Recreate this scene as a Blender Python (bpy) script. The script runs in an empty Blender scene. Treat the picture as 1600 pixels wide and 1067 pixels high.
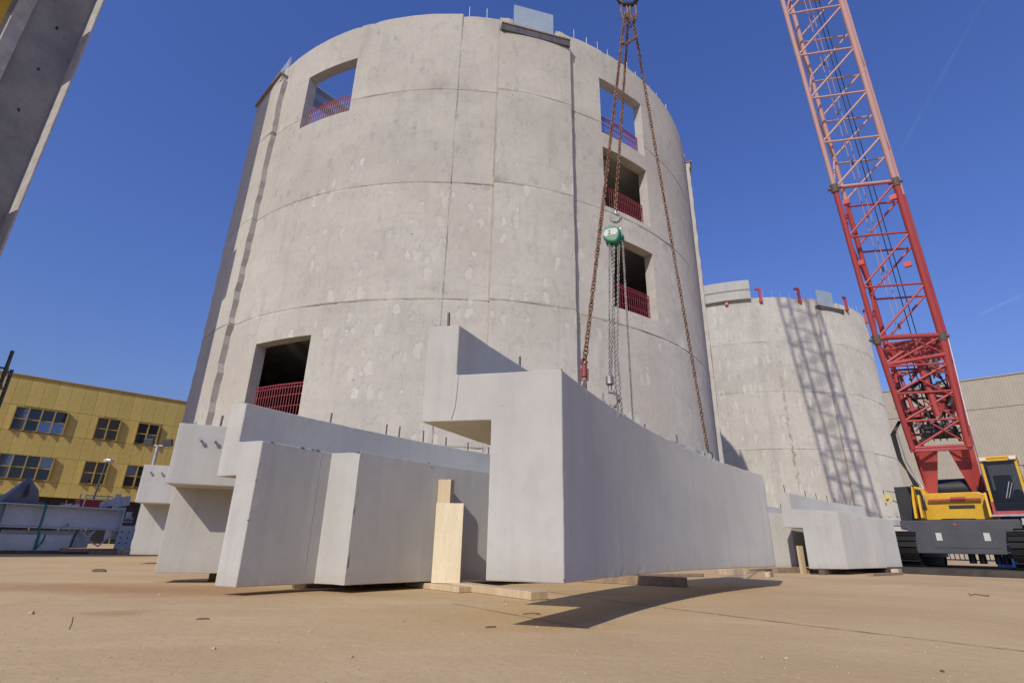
import bpy, math, random
from math import sin, cos, tan, pi, radians as RAD, sqrt, atan2, hypot
from mathutils import Vector, Matrix
random.seed(7)
scn = bpy.context.scene
COL = scn.collection

# ------------------------------------------------------------------ camera
EYE = 0.45
PITCH, ROLL, FPX = RAD(20.804), RAD(1.2778), 840.96
F = Vector((0, cos(PITCH), sin(PITCH))); U0 = Vector((0, -sin(PITCH), cos(PITCH))); R0 = Vector((1, 0, 0))
Rv = R0 * cos(ROLL) + U0 * sin(ROLL); Uv = -R0 * sin(ROLL) + U0 * cos(ROLL)
cam_d = bpy.data.cameras.new('camera'); cam = bpy.data.objects.new('camera', cam_d); COL.objects.link(cam)
m = Matrix.Identity(4)
for i in range(3):
    m[i][0] = Rv[i]; m[i][1] = Uv[i]; m[i][2] = -F[i]
m[2][3] = EYE
cam.matrix_world = m
cam_d.sensor_width = 36; cam_d.sensor_fit = 'HORIZONTAL'; cam_d.lens = FPX / 1600 * 36
cam_d.clip_start = 0.05; cam_d.clip_end = 5000
scn.camera = cam

# ------------------------------------------------------------------ world, sun, exposure
SUN_EL, SUN_AZ = RAD(36.8), RAD(27.2)          # azimuth: to the left of straight behind the camera
sdir = Vector((-sin(SUN_AZ) * cos(SUN_EL), -cos(SUN_AZ) * cos(SUN_EL), sin(SUN_EL)))   # towards the sun
w = bpy.data.worlds.new('World'); scn.world = w; w.use_nodes = True
nt = w.node_tree; nt.nodes.clear()
sky = nt.nodes.new('ShaderNodeTexSky'); sky.sky_type = 'NISHITA'; sky.sun_disc = False
sky.sun_elevation = SUN_EL
sky.sun_rotation = atan2(sdir.x, sdir.y)
sky.altitude = 0; sky.air_density = 2.0; sky.dust_density = 1.0; sky.ozone_density = 6.0
bg = nt.nodes.new('ShaderNodeBackground'); bg.inputs[1].default_value = 0.115
wo = nt.nodes.new('ShaderNodeOutputWorld')
tint = nt.nodes.new('ShaderNodeMix'); tint.data_type = 'RGBA'; tint.blend_type = 'MULTIPLY'; tint.inputs[0].default_value = 1.0
tint.inputs[7].default_value = (0.46, 0.52, 0.98, 1)
nt.links.new(sky.outputs[0], tint.inputs[6]); nt.links.new(tint.outputs[2], bg.inputs[0]); nt.links.new(bg.outputs[0], wo.inputs[0])
sl = bpy.data.lights.new('sun', 'SUN'); sl.energy = 3.0; sl.angle = RAD(0.53); sl.color = (1.0, 0.915, 0.79)
so = bpy.data.objects.new('sun', sl); COL.objects.link(so)
so.rotation_euler = (-sdir).to_track_quat('-Z', 'Y').to_euler(); so.location = (0, 0, 60)
scn.view_settings.view_transform = 'Standard'; scn.view_settings.look = 'None'
scn.view_settings.exposure = 0.16; scn.view_settings.gamma = 1.0; scn.view_settings.use_curve_mapping = False
scn.cycles.max_bounces = 6; scn.cycles.diffuse_bounces = 4

# ------------------------------------------------------------------ materials
def nodes_of(name):
    mt = bpy.data.materials.new(name); mt.use_nodes = True
    t = mt.node_tree; b = t.nodes['Principled BSDF']
    return mt, t, b
class NT:
    def __init__(s, t): s.t = t
    def n(s, k, **kw):
        x = s.t.nodes.new(k)
        for a, v in kw.items(): setattr(x, a, v)
        return x
    def l(s, a, b): s.t.links.new(a, b)
    def val(s, sock, v):
        if isinstance(v, (int, float, tuple, list)): sock.default_value = v
        else: s.l(v, sock)
    def math(s, op, a, b=0.0, clamp=False):
        x = s.n('ShaderNodeMath', operation=op, use_clamp=clamp); s.val(x.inputs[0], a); s.val(x.inputs[1], b); return x.outputs[0]
    def mix(s, f, a, b, mode='MIX'):
        x = s.n('ShaderNodeMix', data_type='RGBA', blend_type=mode)
        s.val(x.inputs[0], f)
        for sock, v in ((x.inputs[6], a), (x.inputs[7], b)):
            if isinstance(v, (tuple, list)): sock.default_value = (*v[:3], 1)
            else: s.l(v, sock)
        return x.outputs[2]
    def ramp(s, f, lo, hi):
        x = s.n('ShaderNodeMapRange', interpolation_type='SMOOTHSTEP'); s.val(x.inputs[0], f)
        x.inputs[1].default_value = lo; x.inputs[2].default_value = hi; return x.outputs[0]
    def coords(s, kind='Object', scale=(1, 1, 1), loc=(0, 0, 0)):
        tc = s.n('ShaderNodeTexCoord'); mp = s.n('ShaderNodeMapping'); s.l(tc.outputs[kind], mp.inputs[0])
        mp.inputs['Scale'].default_value = scale; mp.inputs['Location'].default_value = loc; return mp.outputs[0]
    def noise(s, vec, scale, detail=6, rough=.6, dist=0.0):
        x = s.n('ShaderNodeTexNoise'); s.l(vec, x.inputs['Vector']); x.inputs['Scale'].default_value = scale
        x.inputs['Detail'].default_value = detail; x.inputs['Roughness'].default_value = rough; x.inputs['Distortion'].default_value = dist
        return x.outputs[0]
    def voro(s, vec, scale, feature='F1', rnd=1.0):
        x = s.n('ShaderNodeTexVoronoi', feature=feature); s.l(vec, x.inputs['Vector']); x.inputs['Scale'].default_value = scale
        x.inputs['Randomness'].default_value = rnd; return x
    def bump(s, hgt, strength, dist, b, nrm=None):
        x = s.n('ShaderNodeBump'); s.l(hgt, x.inputs['Height']); x.inputs['Strength'].default_value = strength; x.inputs['Distance'].default_value = dist
        if nrm: s.l(nrm, x.inputs['Normal'])
        if b: s.l(x.outputs[0], b.inputs['Normal'])
        return x.outputs[0]

def mat(name, c1, c2=None, scale=3.0, rough=.75, bump=.2, bscale=60, metal=0.0, stretch=(1, 1, 1), contrast=(.35, .65), rnd=0.0, c3=None, s3=14, t3=(.62, .7), bd=.004):
    mt, t, b = nodes_of(name); N = NT(t)
    c2 = c2 or tuple(x * .82 for x in c1)
    v = N.coords('Object', stretch)
    c = N.mix(N.ramp(N.noise(v, scale, 7), *contrast), c1, c2)
    c = N.mix(N.ramp(N.noise(v, scale * 9, 4), .3, .75), c, N.mix(1.0, c, (.86, .86, .86), 'MULTIPLY'))
    if c3: c = N.mix(N.ramp(N.noise(v, s3, 5, .65), *t3), c, c3)
    if rnd:
        oi = N.n('ShaderNodeObjectInfo'); k = N.math('ADD', N.math('MULTIPLY', oi.outputs['Random'], rnd), 1 - rnd / 2)
        cc = N.n('ShaderNodeCombineColor'); [N.l(k, cc.inputs[i]) for i in range(3)]
        c = N.mix(1.0, c, cc.outputs[0], 'MULTIPLY')
    N.l(c, b.inputs['Base Color']); b.inputs['Roughness'].default_value = rough; b.inputs['Metallic'].default_value = metal
    if bump: N.bump(N.noise(v, bscale, 5), bump, bd, b)
    return mt

def silo_material(name, rust_u=None, far=False):
    """weathered slip-formed concrete; uv in metres (u round the wall, v above the ground)"""
    mt, t, b = nodes_of(name); N = NT(t)
    v1 = N.coords('UV', (1, 1, 1)); vs = N.coords('UV', (1, .10, 1)); vh = N.coords('UV', (.22, 1.6, 1)); vd = N.coords('UV', (1, .55, 1))
    sep = N.n('ShaderNodeSeparateXYZ'); tc = N.n('ShaderNodeTexCoord'); N.l(tc.outputs['UV'], sep.inputs[0]); u, v = sep.outputs[0], sep.outputs[1]
    A = (.60, .58, .505); B = (.525, .505, .44)
    base = N.mix(N.ramp(N.noise(v1, .33, 7), .35, .65), A, B)
    # each lift was poured from its own batch
    lift = None
    for q_, d_ in ((J1_, .05), (J2_, -.045), (J3_, .04)):
        st_ = N.math('MULTIPLY', N.math('GREATER_THAN', v, q_), d_); lift = st_ if lift is None else N.math('ADD', lift, st_)
    lc = N.n('ShaderNodeCombineColor'); k1 = N.math('ADD', lift, .985); [N.l(k1, lc.inputs[i]) for i in range(3)]
    base = N.mix(1.0, base, lc.outputs[0], 'MULTIPLY')
    base = N.mix(N.math('MULTIPLY', N.ramp(N.noise(v1, .17, 3), .5, .68), .5), base, (.56, .50, .415))          # warm stained zones
    base = N.mix(N.math('MULTIPLY', N.ramp(N.noise(vs, 2.6, 6, .68), .50, .74), .42), base, (.40, .385, .35))    # run marks below joints
    base = N.mix(N.math('MULTIPLY', N.ramp(N.noise(vs, 6.5, 4, .6), .55, .75), .35), base, (.63, .615, .565))    # lime runs
    base = N.mix(N.math('MULTIPLY', N.ramp(N.noise(vh, 2.2, 5), .5, .72), .22), base, (.42, .405, .365))
    base = N.mix(N.math('MULTIPLY', N.ramp(N.noise(vd, 5.5, 8, .75), .46, .68), .38), base, (.41, .395, .36))     # mottling
    base = N.mix(N.math('MULTIPLY', N.ramp(N.noise(vd, 17, 6, .75), .50, .70), .30), base, (.36, .35, .32))
    base = N.mix(N.math('MULTIPLY', N.ramp(N.noise(vd, 13, 6, .75), .54, .70), .30), base, (.66, .645, .59))
    # flaked-off pale spots, in loose rows, only where the skin has come away
    nz = N.noise(v1, .30, 3)
    def box_zone(u0, u1, z0, z1, soft):
        a = N.math('MULTIPLY', N.ramp(u, u0 - soft, u0 + soft), N.math('SUBTRACT', 1.0, N.ramp(u, u1 - soft, u1 + soft)))
        return N.math('MULTIPLY', a, N.math('MULTIPLY', N.ramp(v, z0 - soft, z0 + soft), N.math('SUBTRACT', 1.0, N.ramp(v, z1 - soft, z1 + soft))))
    if far: zone = N.ramp(N.math('ADD', N.noise(N.coords('UV', (.5, 1.2, 1)), .5, 3), 0.0), .28, .46)
    else:
        zone = N.math('MAXIMUM', box_zone(-2.7, 1.5, 1.5, 10.4, .9), box_zone(8.6, 13.5, 0, 15.5, 1.2))
        zone = N.math('MAXIMUM', zone, N.math('MULTIPLY', box_zone(-5.5, 8.5, 2, 12, 2.0), .5))
        zone = N.math('MULTIPLY', zone, N.ramp(nz, .28, .46))
    sx, sy = (3.8, .95) if far else (3.3, 1.75)
    wv = N.n('ShaderNodeVectorMath', operation='ADD'); N.l(N.coords('UV', (sx, sy, 1)), wv.inputs[0])
    cx = N.n('ShaderNodeCombineXYZ'); N.l(N.math('MULTIPLY', N.noise(v1, 2.6, 4), .9), cx.inputs[0]); N.l(N.math('MULTIPLY', N.noise(v1, 3.7, 3), .9), cx.inputs[1]); N.l(cx.outputs[0], wv.inputs[1])
    vo = N.voro(wv.outputs[0], 1.0, 'F1', .7)
    cr = N.n('ShaderNodeSeparateColor'); N.l(vo.outputs['Color'], cr.inputs[0])
    size = N.math('ADD', N.math('MULTIPLY', cr.outputs[1], .28), .40)
    edge = N.math('ADD', vo.outputs['Distance'], N.math('MULTIPLY', N.noise(v1, 8, 6, .75), .62))
    blob = N.math('SUBTRACT', 1.0, N.ramp(N.math('SUBTRACT', edge, size), .08, .11))
    pick = N.math('GREATER_THAN', N.math('MULTIPLY', zone, N.math('ADD', cr.outputs[0], .25)), .27 if far else .33)
    patch = N.math('MULTIPLY', blob, pick)
    base = N.mix(N.math('MULTIPLY', patch, N.math('ADD', N.math('MULTIPLY', cr.outputs[2], .5), .25)), base, (.72, .70, .63))
    # greyish scuffs, mostly in the upper lifts
    wv2 = N.n('ShaderNodeVectorMath', operation='ADD'); N.l(N.coords('UV', (2.9, 1.7, 1), (5.3, 2.1, 0)), wv2.inputs[0]); N.l(cx.outputs[0], wv2.inputs[1])
    vo2 = N.voro(wv2.outputs[0], 1.0, 'F1', .9); c2 = N.n('ShaderNodeSeparateColor'); N.l(vo2.outputs['Color'], c2.inputs[0])
    sc2 = N.math('SUBTRACT', 1.0, N.ramp(N.math('ADD', vo2.outputs['Distance'], N.math('MULTIPLY', N.noise(v1, 12, 6, .75), .8)), .55, .72))
    scm = N.math('MULTIPLY', N.math('MULTIPLY', sc2, N.math('GREATER_THAN', c2.outputs[0], .45)), N.math('MULTIPLY', N.ramp(nz, .42, .55), N.ramp(v, 7.0, 11.0)))
    base = N.mix(N.math('MULTIPLY', scm, .55), base, (.34, .33, .31))
    # lifted edges of the old skin
    for sc_, w_, off_ in ((2.3, .012, 0.0), (3.9, .014, 7.3)):
        nn = N.noise(N.coords('UV', (1.25, .8, 1), (off_, off_, 0)), sc_, 7, .62, .4)
        ln = N.math('SUBTRACT', 1.0, N.ramp(N.math('ABSOLUTE', N.math('SUBTRACT', nn, .5)), .002, w_))
        ln = N.math('MULTIPLY', ln, N.ramp(N.noise(v1, 1.1, 4, .6), .50, .60)); base = N.mix(N.math('MULTIPLY', ln, .42), base, (.27, .26, .24))
    # small pits and tie holes
    vo3 = N.voro(v1, 1.7, 'F1', 1.0); pit = N.math('MULTIPLY', N.math('SUBTRACT', 1.0, N.ramp(vo3.outputs['Distance'], .025, .05)), N.ramp(N.noise(v1, .8, 2), .5, .56))
    base = N.mix(N.math('MULTIPLY', pit, .85), base, (.13, .12, .11))
    # grime gathered in the lift joints and shutter seams
    grime = None
    for kind_, q_, str_ in [(1, J, .8) for J in (J1_, J2_, J3_, J4_)] + ([] if far else [(0, 10.567 * RAD(1.2), 1.0), (0, 10.567 * RAD(8.0), .5)]):
        off = N.math('MULTIPLY', N.math('SUBTRACT', N.noise(v1, 3.6 + q_ * .01, 6, .75), .5), .13)
        dd = N.math('ABSOLUTE', N.math('ADD', N.math('SUBTRACT', sep.outputs[kind_], q_), off))
        k_ = N.math('MULTIPLY', N.math('SUBTRACT', 1.0, N.ramp(dd, .004, .036)), N.math('MULTIPLY', N.ramp(N.noise(v1, .45 + .01 * q_, 5, .65), .40, .62), str_))
        grime = k_ if grime is None else N.math('MAXIMUM', grime, k_)
    base = N.mix(N.math('MULTIPLY', grime, .8), base, (.17, .16, .145))
    if rust_u is not None:
        jig = N.math('MULTIPLY', N.math('SUBTRACT', N.noise(N.coords('UV', (.4, 2.5, 1)), 1.5, 5), .5), .5)
        du = N.math('ABSOLUTE', N.math('ADD', N.math('SUBTRACT', u, rust_u), jig))
        rm = N.math('SUBTRACT', 1.0, N.ramp(du, .01, .15))
        rm = N.math('MULTIPLY', rm, N.math('MULTIPLY', N.ramp(v, 4.0, 5.2), N.ramp(N.noise(v1, 3, 6), .35, .6)))
        rm = N.math('MULTIPLY', rm, N.math('SUBTRACT', 1.0, N.ramp(v, 9.0, 14.5)))
        base = N.mix(N.math('MULTIPLY', rm, .7), base, (.27, .165, .10))
    N.l(base, b.inputs['Base Color']); b.inputs['Roughness'].default_value = .9; b.inputs['Diffuse Roughness'].default_value = .5
    n1 = N.bump(N.noise(v1, 26, 8, .7), .4, .012, None)
    n2 = N.bump(N.noise(vd, 3.0, 6, .65), .35, .03, None, n1)
    N.bump(N.math('MULTIPLY', patch, -1.0), .7, .014, b, n2)
    return mt

J1_, J2_, J3_, J4_ = 14.126, 10.541, 6.696, 2.7
MT = {}
MT['silo'] = silo_material('silo_concrete')
MT['silo2'] = silo_material('silo_concrete_far', rust_u=-10.57 * RAD(6.6), far=True)
MT['reveal'] = mat('reveal_concrete', (.52, .485, .43), (.44, .41, .365), 1.5, .85, .3, 30)
MT['inner'] = mat('inner_concrete', (.50, .47, .42), (.38, .36, .33), 1.2, .9, .3, 20)
def cast_material():
    mt, t, b = nodes_of('cast_concrete'); N = NT(t)
    v = N.coords('Object'); vs = N.coords('Object', (1.8, 1.8, .12)); vz = N.coords('Object', (.15, .15, 1.2))
    c = N.mix(N.ramp(N.noise(v, .9, 7), .33, .68), (.545, .54, .485), (.475, .47, .425))
    c = N.mix(N.math('MULTIPLY', N.ramp(N.noise(vs, 3.4, 7, .68), .48, .72), .42), c, (.40, .392, .36))      # water runs
    c = N.mix(N.math('MULTIPLY', N.ramp(N.noise(vs, 8, 5, .6), .55, .75), .30), c, (.60, .592, .545))
    c = N.mix(N.math('MULTIPLY', N.ramp(N.noise(vz, 2.2, 3, .5), .52, .62), .16), c, (.42, .412, .38))        # pour layers
    c = N.mix(N.math('MULTIPLY', N.ramp(N.noise(v, 14, 8, .75), .45, .72), .28), c, (.41, .40, .37))
    c = N.mix(N.math('MULTIPLY', N.ramp(N.noise(v, 5.0, 8, .75, .8), .58, .72), .30), c, (.60, .59, .54))
    for sc_, lo, hi, dk in ((7.0, .018, .04, .8), (17.0, .02, .06, .6)):
        vo = N.voro(v, sc_); pit = N.math('SUBTRACT', 1.0, N.ramp(vo.outputs['Distance'], lo, hi))
        pit = N.math('MULTIPLY', pit, N.ramp(N.noise(v, 1.7, 3), .50, .58)); c = N.mix(N.math('MULTIPLY', pit, dk), c, (.17, .165, .155))
    sm = N.ramp(N.noise(v, 1.9, 8, .75, .9), .66, .73)
    c = N.mix(N.math('MULTIPLY', sm, .4), c, (.42, .36, .27))                                             # muddy smears
    sep = N.n('ShaderNodeSeparateXYZ'); N.l(v, sep.inputs[0])
    sp = N.math('MULTIPLY', N.math('SUBTRACT', 1.0, N.ramp(N.math('ADD', sep.outputs[2], N.math('MULTIPLY', N.noise(v, 5, 6, .7), .3)), .10, .34)), .38)
    c = N.mix(sp, c, (.43, .36, .255))                                                                   # dust splashed along the foot
    N.l(c, b.inputs['Base Color']); b.inputs['Roughness'].default_value = .78; b.inputs['Diffuse Roughness'].default_value = .5
    n1 = N.bump(N.noise(v, 90, 6), .18, .004, None)
    N.bump(N.noise(v, 3, 4), .08, .01, b, n1)
    return mt
MT['cast'] = cast_material()
MT['steel_prim'] = mat('primed_steel', (.62, .64, .68), (.55, .57, .61), 2, .45, .08, 40, .1)
MT['steel_dark'] = mat('dark_weathered_steel', (.075, .072, .078), (.13, .125, .13), 3, .6, .3, 20, .3, (1, 1, .3), c3=(.3, .29, .27), s3=9, t3=(.62, .75))
MT['plate_blue'] = mat('pale_blue_sheet', (.42, .50, .53), (.38, .455, .49), 1.5, .35, .05, 20, .2)
MT['galv'] = mat('galvanised_steel', (.55, .56, .57), (.40, .41, .42), 6, .4, .1, 40, .6)
MT['rebar'] = mat('rebar_steel', (.13, .115, .105), (.2, .14, .1), 20, .7, .4, 90, .4)
MT['rust'] = mat('rusty_chain', (.19, .095, .05), (.30, .19, .12), 9, .75, .4, 60, .35, contrast=(.4, .6), c3=(.42, .33, .26), s3=30, t3=(.6, .7))
MT['zinc'] = mat('zinc_chain', (.42, .40, .36), (.28, .26, .23), 12, .45, .2, 60, .6)
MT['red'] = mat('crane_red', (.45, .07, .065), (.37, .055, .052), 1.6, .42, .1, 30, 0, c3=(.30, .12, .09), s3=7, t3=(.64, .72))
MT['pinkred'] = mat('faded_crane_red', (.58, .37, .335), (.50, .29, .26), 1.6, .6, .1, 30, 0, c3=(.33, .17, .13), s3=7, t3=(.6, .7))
MT['yellow'] = mat('crane_yellow', (.72, .42, .02), (.62, .36, .02), 1.2, .35, .06, 30, 0, c3=(.40, .25, .05), s3=6, t3=(.66, .72))
MT['black'] = mat('black_paint', (.018, .018, .02), (.03, .03, .032), 3, .5, .2, 30)
MT['anthr'] = mat('anthracite_paint', (.075, .078, .085), (.06, .062, .068), 2, .5, .12, 30, 0, c3=(.13, .125, .12), s3=8, t3=(.62, .75))
MT['white'] = mat('white_paint', (.74, .74, .72), (.66, .66, .64), 4, .5, .05, 30)
MT['rubber'] = mat('dark_rubber', (.025, .025, .026), None, 5, .8, .3, 30)
MT['track'] = mat('shaded_track_steel', (.006, .006, .006), (.012, .011, .010), 5, .7, .4, 20, .3)  # near-black puts the shade on the tracks into their colour
MT['wood'] = mat('pale_pine', (.63, .51, .33), (.53, .41, .25), 2.2, .75, .25, 30, 0, (7, 7, .7), c3=(.33, .2, .1), s3=1.2, t3=(.68, .72))
MT['ply'] = mat('pine_plywood', (.80, .71, .50), (.72, .62, .41), 2.0, .7, .2, 30, 0, (6, 6, .8), c3=(.27, .17, .1), s3=2.6, t3=(.70, .73))
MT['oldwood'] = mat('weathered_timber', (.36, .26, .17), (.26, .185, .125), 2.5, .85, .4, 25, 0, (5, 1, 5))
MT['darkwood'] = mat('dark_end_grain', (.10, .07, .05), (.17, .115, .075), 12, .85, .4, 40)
MT['greenhoist'] = mat('hoist_green', (.028, .24, .11), (.022, .19, .085), 4, .4, .08, 40)
MT['label'] = mat('label_white', (.62, .62, .56), (.52, .52, .47), 8, .6, 0)
MT['ink'] = mat('ink_black', (.03, .03, .03), None, 5, .6, 0)
MT['gold'] = mat('gold_cladding', (.57, .43, .125), (.52, .395, .115), .9, .48, .05, 30, .15, rnd=.12)
MT['goldframe'] = mat('gold_frame', (.46, .34, .10), (.40, .29, .085), 2, .4, .03, 30, .2)
MT['silvergrey'] = mat('warehouse_sheet', (.40, .355, .27), (.365, .325, .25), .8, .6, .03, 20)
MT['green'] = mat('green_fascia', (.05, .24, .04), None, 3, .5, 0)
MT['teal'] = mat('teal_strap', (.03, .28, .24), (.02, .22, .19), 6, .7, .2, 60)
MT['redplastic'] = mat('red_plastic', (.60, .07, .06), (.5, .055, .05), 4, .45, .05, 30)
MT['bluesheet'] = mat('blue_tarp', (.03, .18, .52), (.025, .14, .42), 3, .5, .3, 8)
MT['mural_y'] = mat('yellow_mural_paint', (.62, .40, .03), None, 2, .7, .1, 20)
MT['mural_b'] = mat('blue_mural_paint', (.02, .03, .10), None, 2, .7, .1, 20)
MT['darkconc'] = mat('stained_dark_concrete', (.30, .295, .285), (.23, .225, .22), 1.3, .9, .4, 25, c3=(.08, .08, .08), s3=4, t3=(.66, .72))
MT['edgeconc'] = mat('rough_edge_concrete', (.48, .45, .41), (.38, .36, .33), 4, .9, .6, 15)
MT['pink'] = mat('pink_spray_paint', (.75, .16, .32), None, 5, .7, 0)
MT['seafoam'] = mat('green_spray_paint', (.22, .42, .34), None, 5, .7, 0)
MT['rag'] = mat('brown_scrap', (.10, .07, .045), (.16, .11, .07), 20, .9, .4, 40)
MT['stone'] = mat('pebbles', (.56, .44, .29), (.40, .31, .20), 9, .9, .4, 30)
MT['joint'] = mat('joint_filler', (.14, .10, .07), (.22, .165, .11), 6, .95, .4, 40)
MT['hood'] = mat('blue_grey_steel', (.17, .195, .25), (.13, .15, .2), 3, .5, .2, 20)
MT['chipped'] = mat('broken_concrete', (.22, .21, .195), (.14, .135, .125), 20, .95, .6, 60)
MT['runmark'] = mat('cement_run', (.44, .435, .41), None, 10, .8, .2)
MT['guard'] = mat('guard_red', (.33, .035, .05), (.27, .03, .04), 4, .5, 0)
MT['reel'] = mat('pale_yellow_plastic', (.66, .55, .26), (.55, .45, .2), 5, .6, .1, 30)
MT['hookred'] = mat('worn_red_hook', (.30, .06, .05), (.17, .07, .05), 14, .6, .3, 60, .2)
MT['slabshade'] = mat('under_crane_shade', (.05, .045, .04), (.09, .075, .06), 3, .7, .3, 20, .4)  # dark tone stands for the shade below the crane

def glass(name, c, rough=.06, spec=.6, clear=0):
    mt, t, b = nodes_of(name); b.inputs['Base Color'].default_value = (*c, 1); b.inputs['Roughness'].default_value = rough
    b.inputs['Specular IOR Level'].default_value = spec; N = NT(t)
    N.bump(N.noise(N.coords('Object'), 1.4, 2), .06, .05, b)
    if clear:
        tr = N.n('ShaderNodeBsdfTransparent'); tr.inputs[0].default_value = (.55, .6, .66, 1); mx = N.n('ShaderNodeMixShader'); mx.inputs[0].default_value = clear
        out = t.nodes['Material Output']; N.l(b.outputs[0], mx.inputs[1]); N.l(tr.outputs[0], mx.inputs[2]); N.l(mx.outputs[0], out.inputs[0])
    return mt
MT['pane'] = glass('window_glass', (.008, .010, .016), .03, 1.0)
MT['pane_sky'] = glass('coated_glass', (.20, .25, .36), .03, .8); MT['pane_sky'].node_tree.nodes['Principled BSDF'].inputs['Metallic'].default_value = .8
MT['cabglass'] = glass('cab_glass', (.012, .016, .028), .04, .8, .62)

def ground_material():
    mt, t, b = nodes_of('sandy_yard'); N = NT(t); v = N.coords('Object'); vx = N.coords('Object', (.35, 1.0, 1))
    c = N.mix(N.ramp(N.noise(v, .45, 7, .6), .35, .65), (.585, .425, .225), (.51, .36, .185))
    c = N.mix(N.math('MULTIPLY', N.ramp(N.noise(vx, 1.4, 6, .65, .5), .5, .7), .65), c, (.66, .49, .285))
    c = N.mix(N.math('MULTIPLY', N.ramp(N.noise(v, .23, 4, .6, 1.0), .56, .72), .55), c, (.52, .42, .29))     # greyer bare concrete
    c = N.mix(N.math('MULTIPLY', N.ramp(N.noise(vx, .8, 5, .6, .8), .60, .72), .62), c, (.41, .245, .115))          # damp clay
    sep = N.n('ShaderNodeSeparateXYZ'); N.l(v, sep.inputs[0])
    # reddish clay swath by the left panels
    ex = N.math('DIVIDE', N.math('ADD', sep.outputs[0], 3.6), 2.6); ey = N.math('DIVIDE', N.math('SUBTRACT', sep.outputs[1], 5.6), .75)
    rr = N.math('ADD', N.math('ADD', N.math('MULTIPLY', ex, ex), N.math('MULTIPLY', ey, ey)), N.math('MULTIPLY', N.noise(v, 1.3, 5, .65), 1.4))
    c = N.mix(N.math('MULTIPLY', N.math('SUBTRACT', 1.0, N.ramp(rr, .6, 1.9)), .6), c, (.37, .19, .08))
    c = N.mix(N.math('MULTIPLY', N.ramp(N.noise(v, 30, 6, .75), .45, .72), .35), c, (.28, .19, .11))
    c = N.mix(N.math('MULTIPLY', N.ramp(N.noise(v, 55, 3, .7), .62, .7), .5), c, (.60, .50, .38))
    for (x, y, rx, ry) in ((1.33, 2.05, .085, .03), (1.62, 2.32, .03, .014), (.62, 1.95, .16, .07), (3.6, 3.1, .5, .12)):
        ex = N.math('DIVIDE', N.math('SUBTRACT', sep.outputs[0], x), rx); ey = N.math('DIVIDE', N.math('SUBTRACT', sep.outputs[1], y), ry)
        rr = N.math('ADD', N.math('ADD', N.math('MULTIPLY', ex, ex), N.math('MULTIPLY', ey, ey)), N.math('MULTIPLY', N.noise(v, 22, 4), .8))
        k = .85 if rx < .1 else .28
        c = N.mix(N.math('MULTIPLY', N.math('SUBTRACT', 1.0, N.ramp(rr, 1.0, 1.7)), k), c, (.075, .055, .045) if rx < .1 else (.34, .24, .15))
    N.l(c, b.inputs['Base Color']); b.inputs['Roughness'].default_value = .92; b.inputs['Specular IOR Level'].default_value = .2
    n1 = N.bump(N.noise(v, 60, 8, .75), .45, .006, None)
    n2 = N.bump(N.noise(v, 7, 6, .65), .35, .02, None, n1)
    N.bump(N.noise(v, 1.2, 4), .3, .06, b, n2)
    return mt
MT['ground'] = ground_material()

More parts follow.
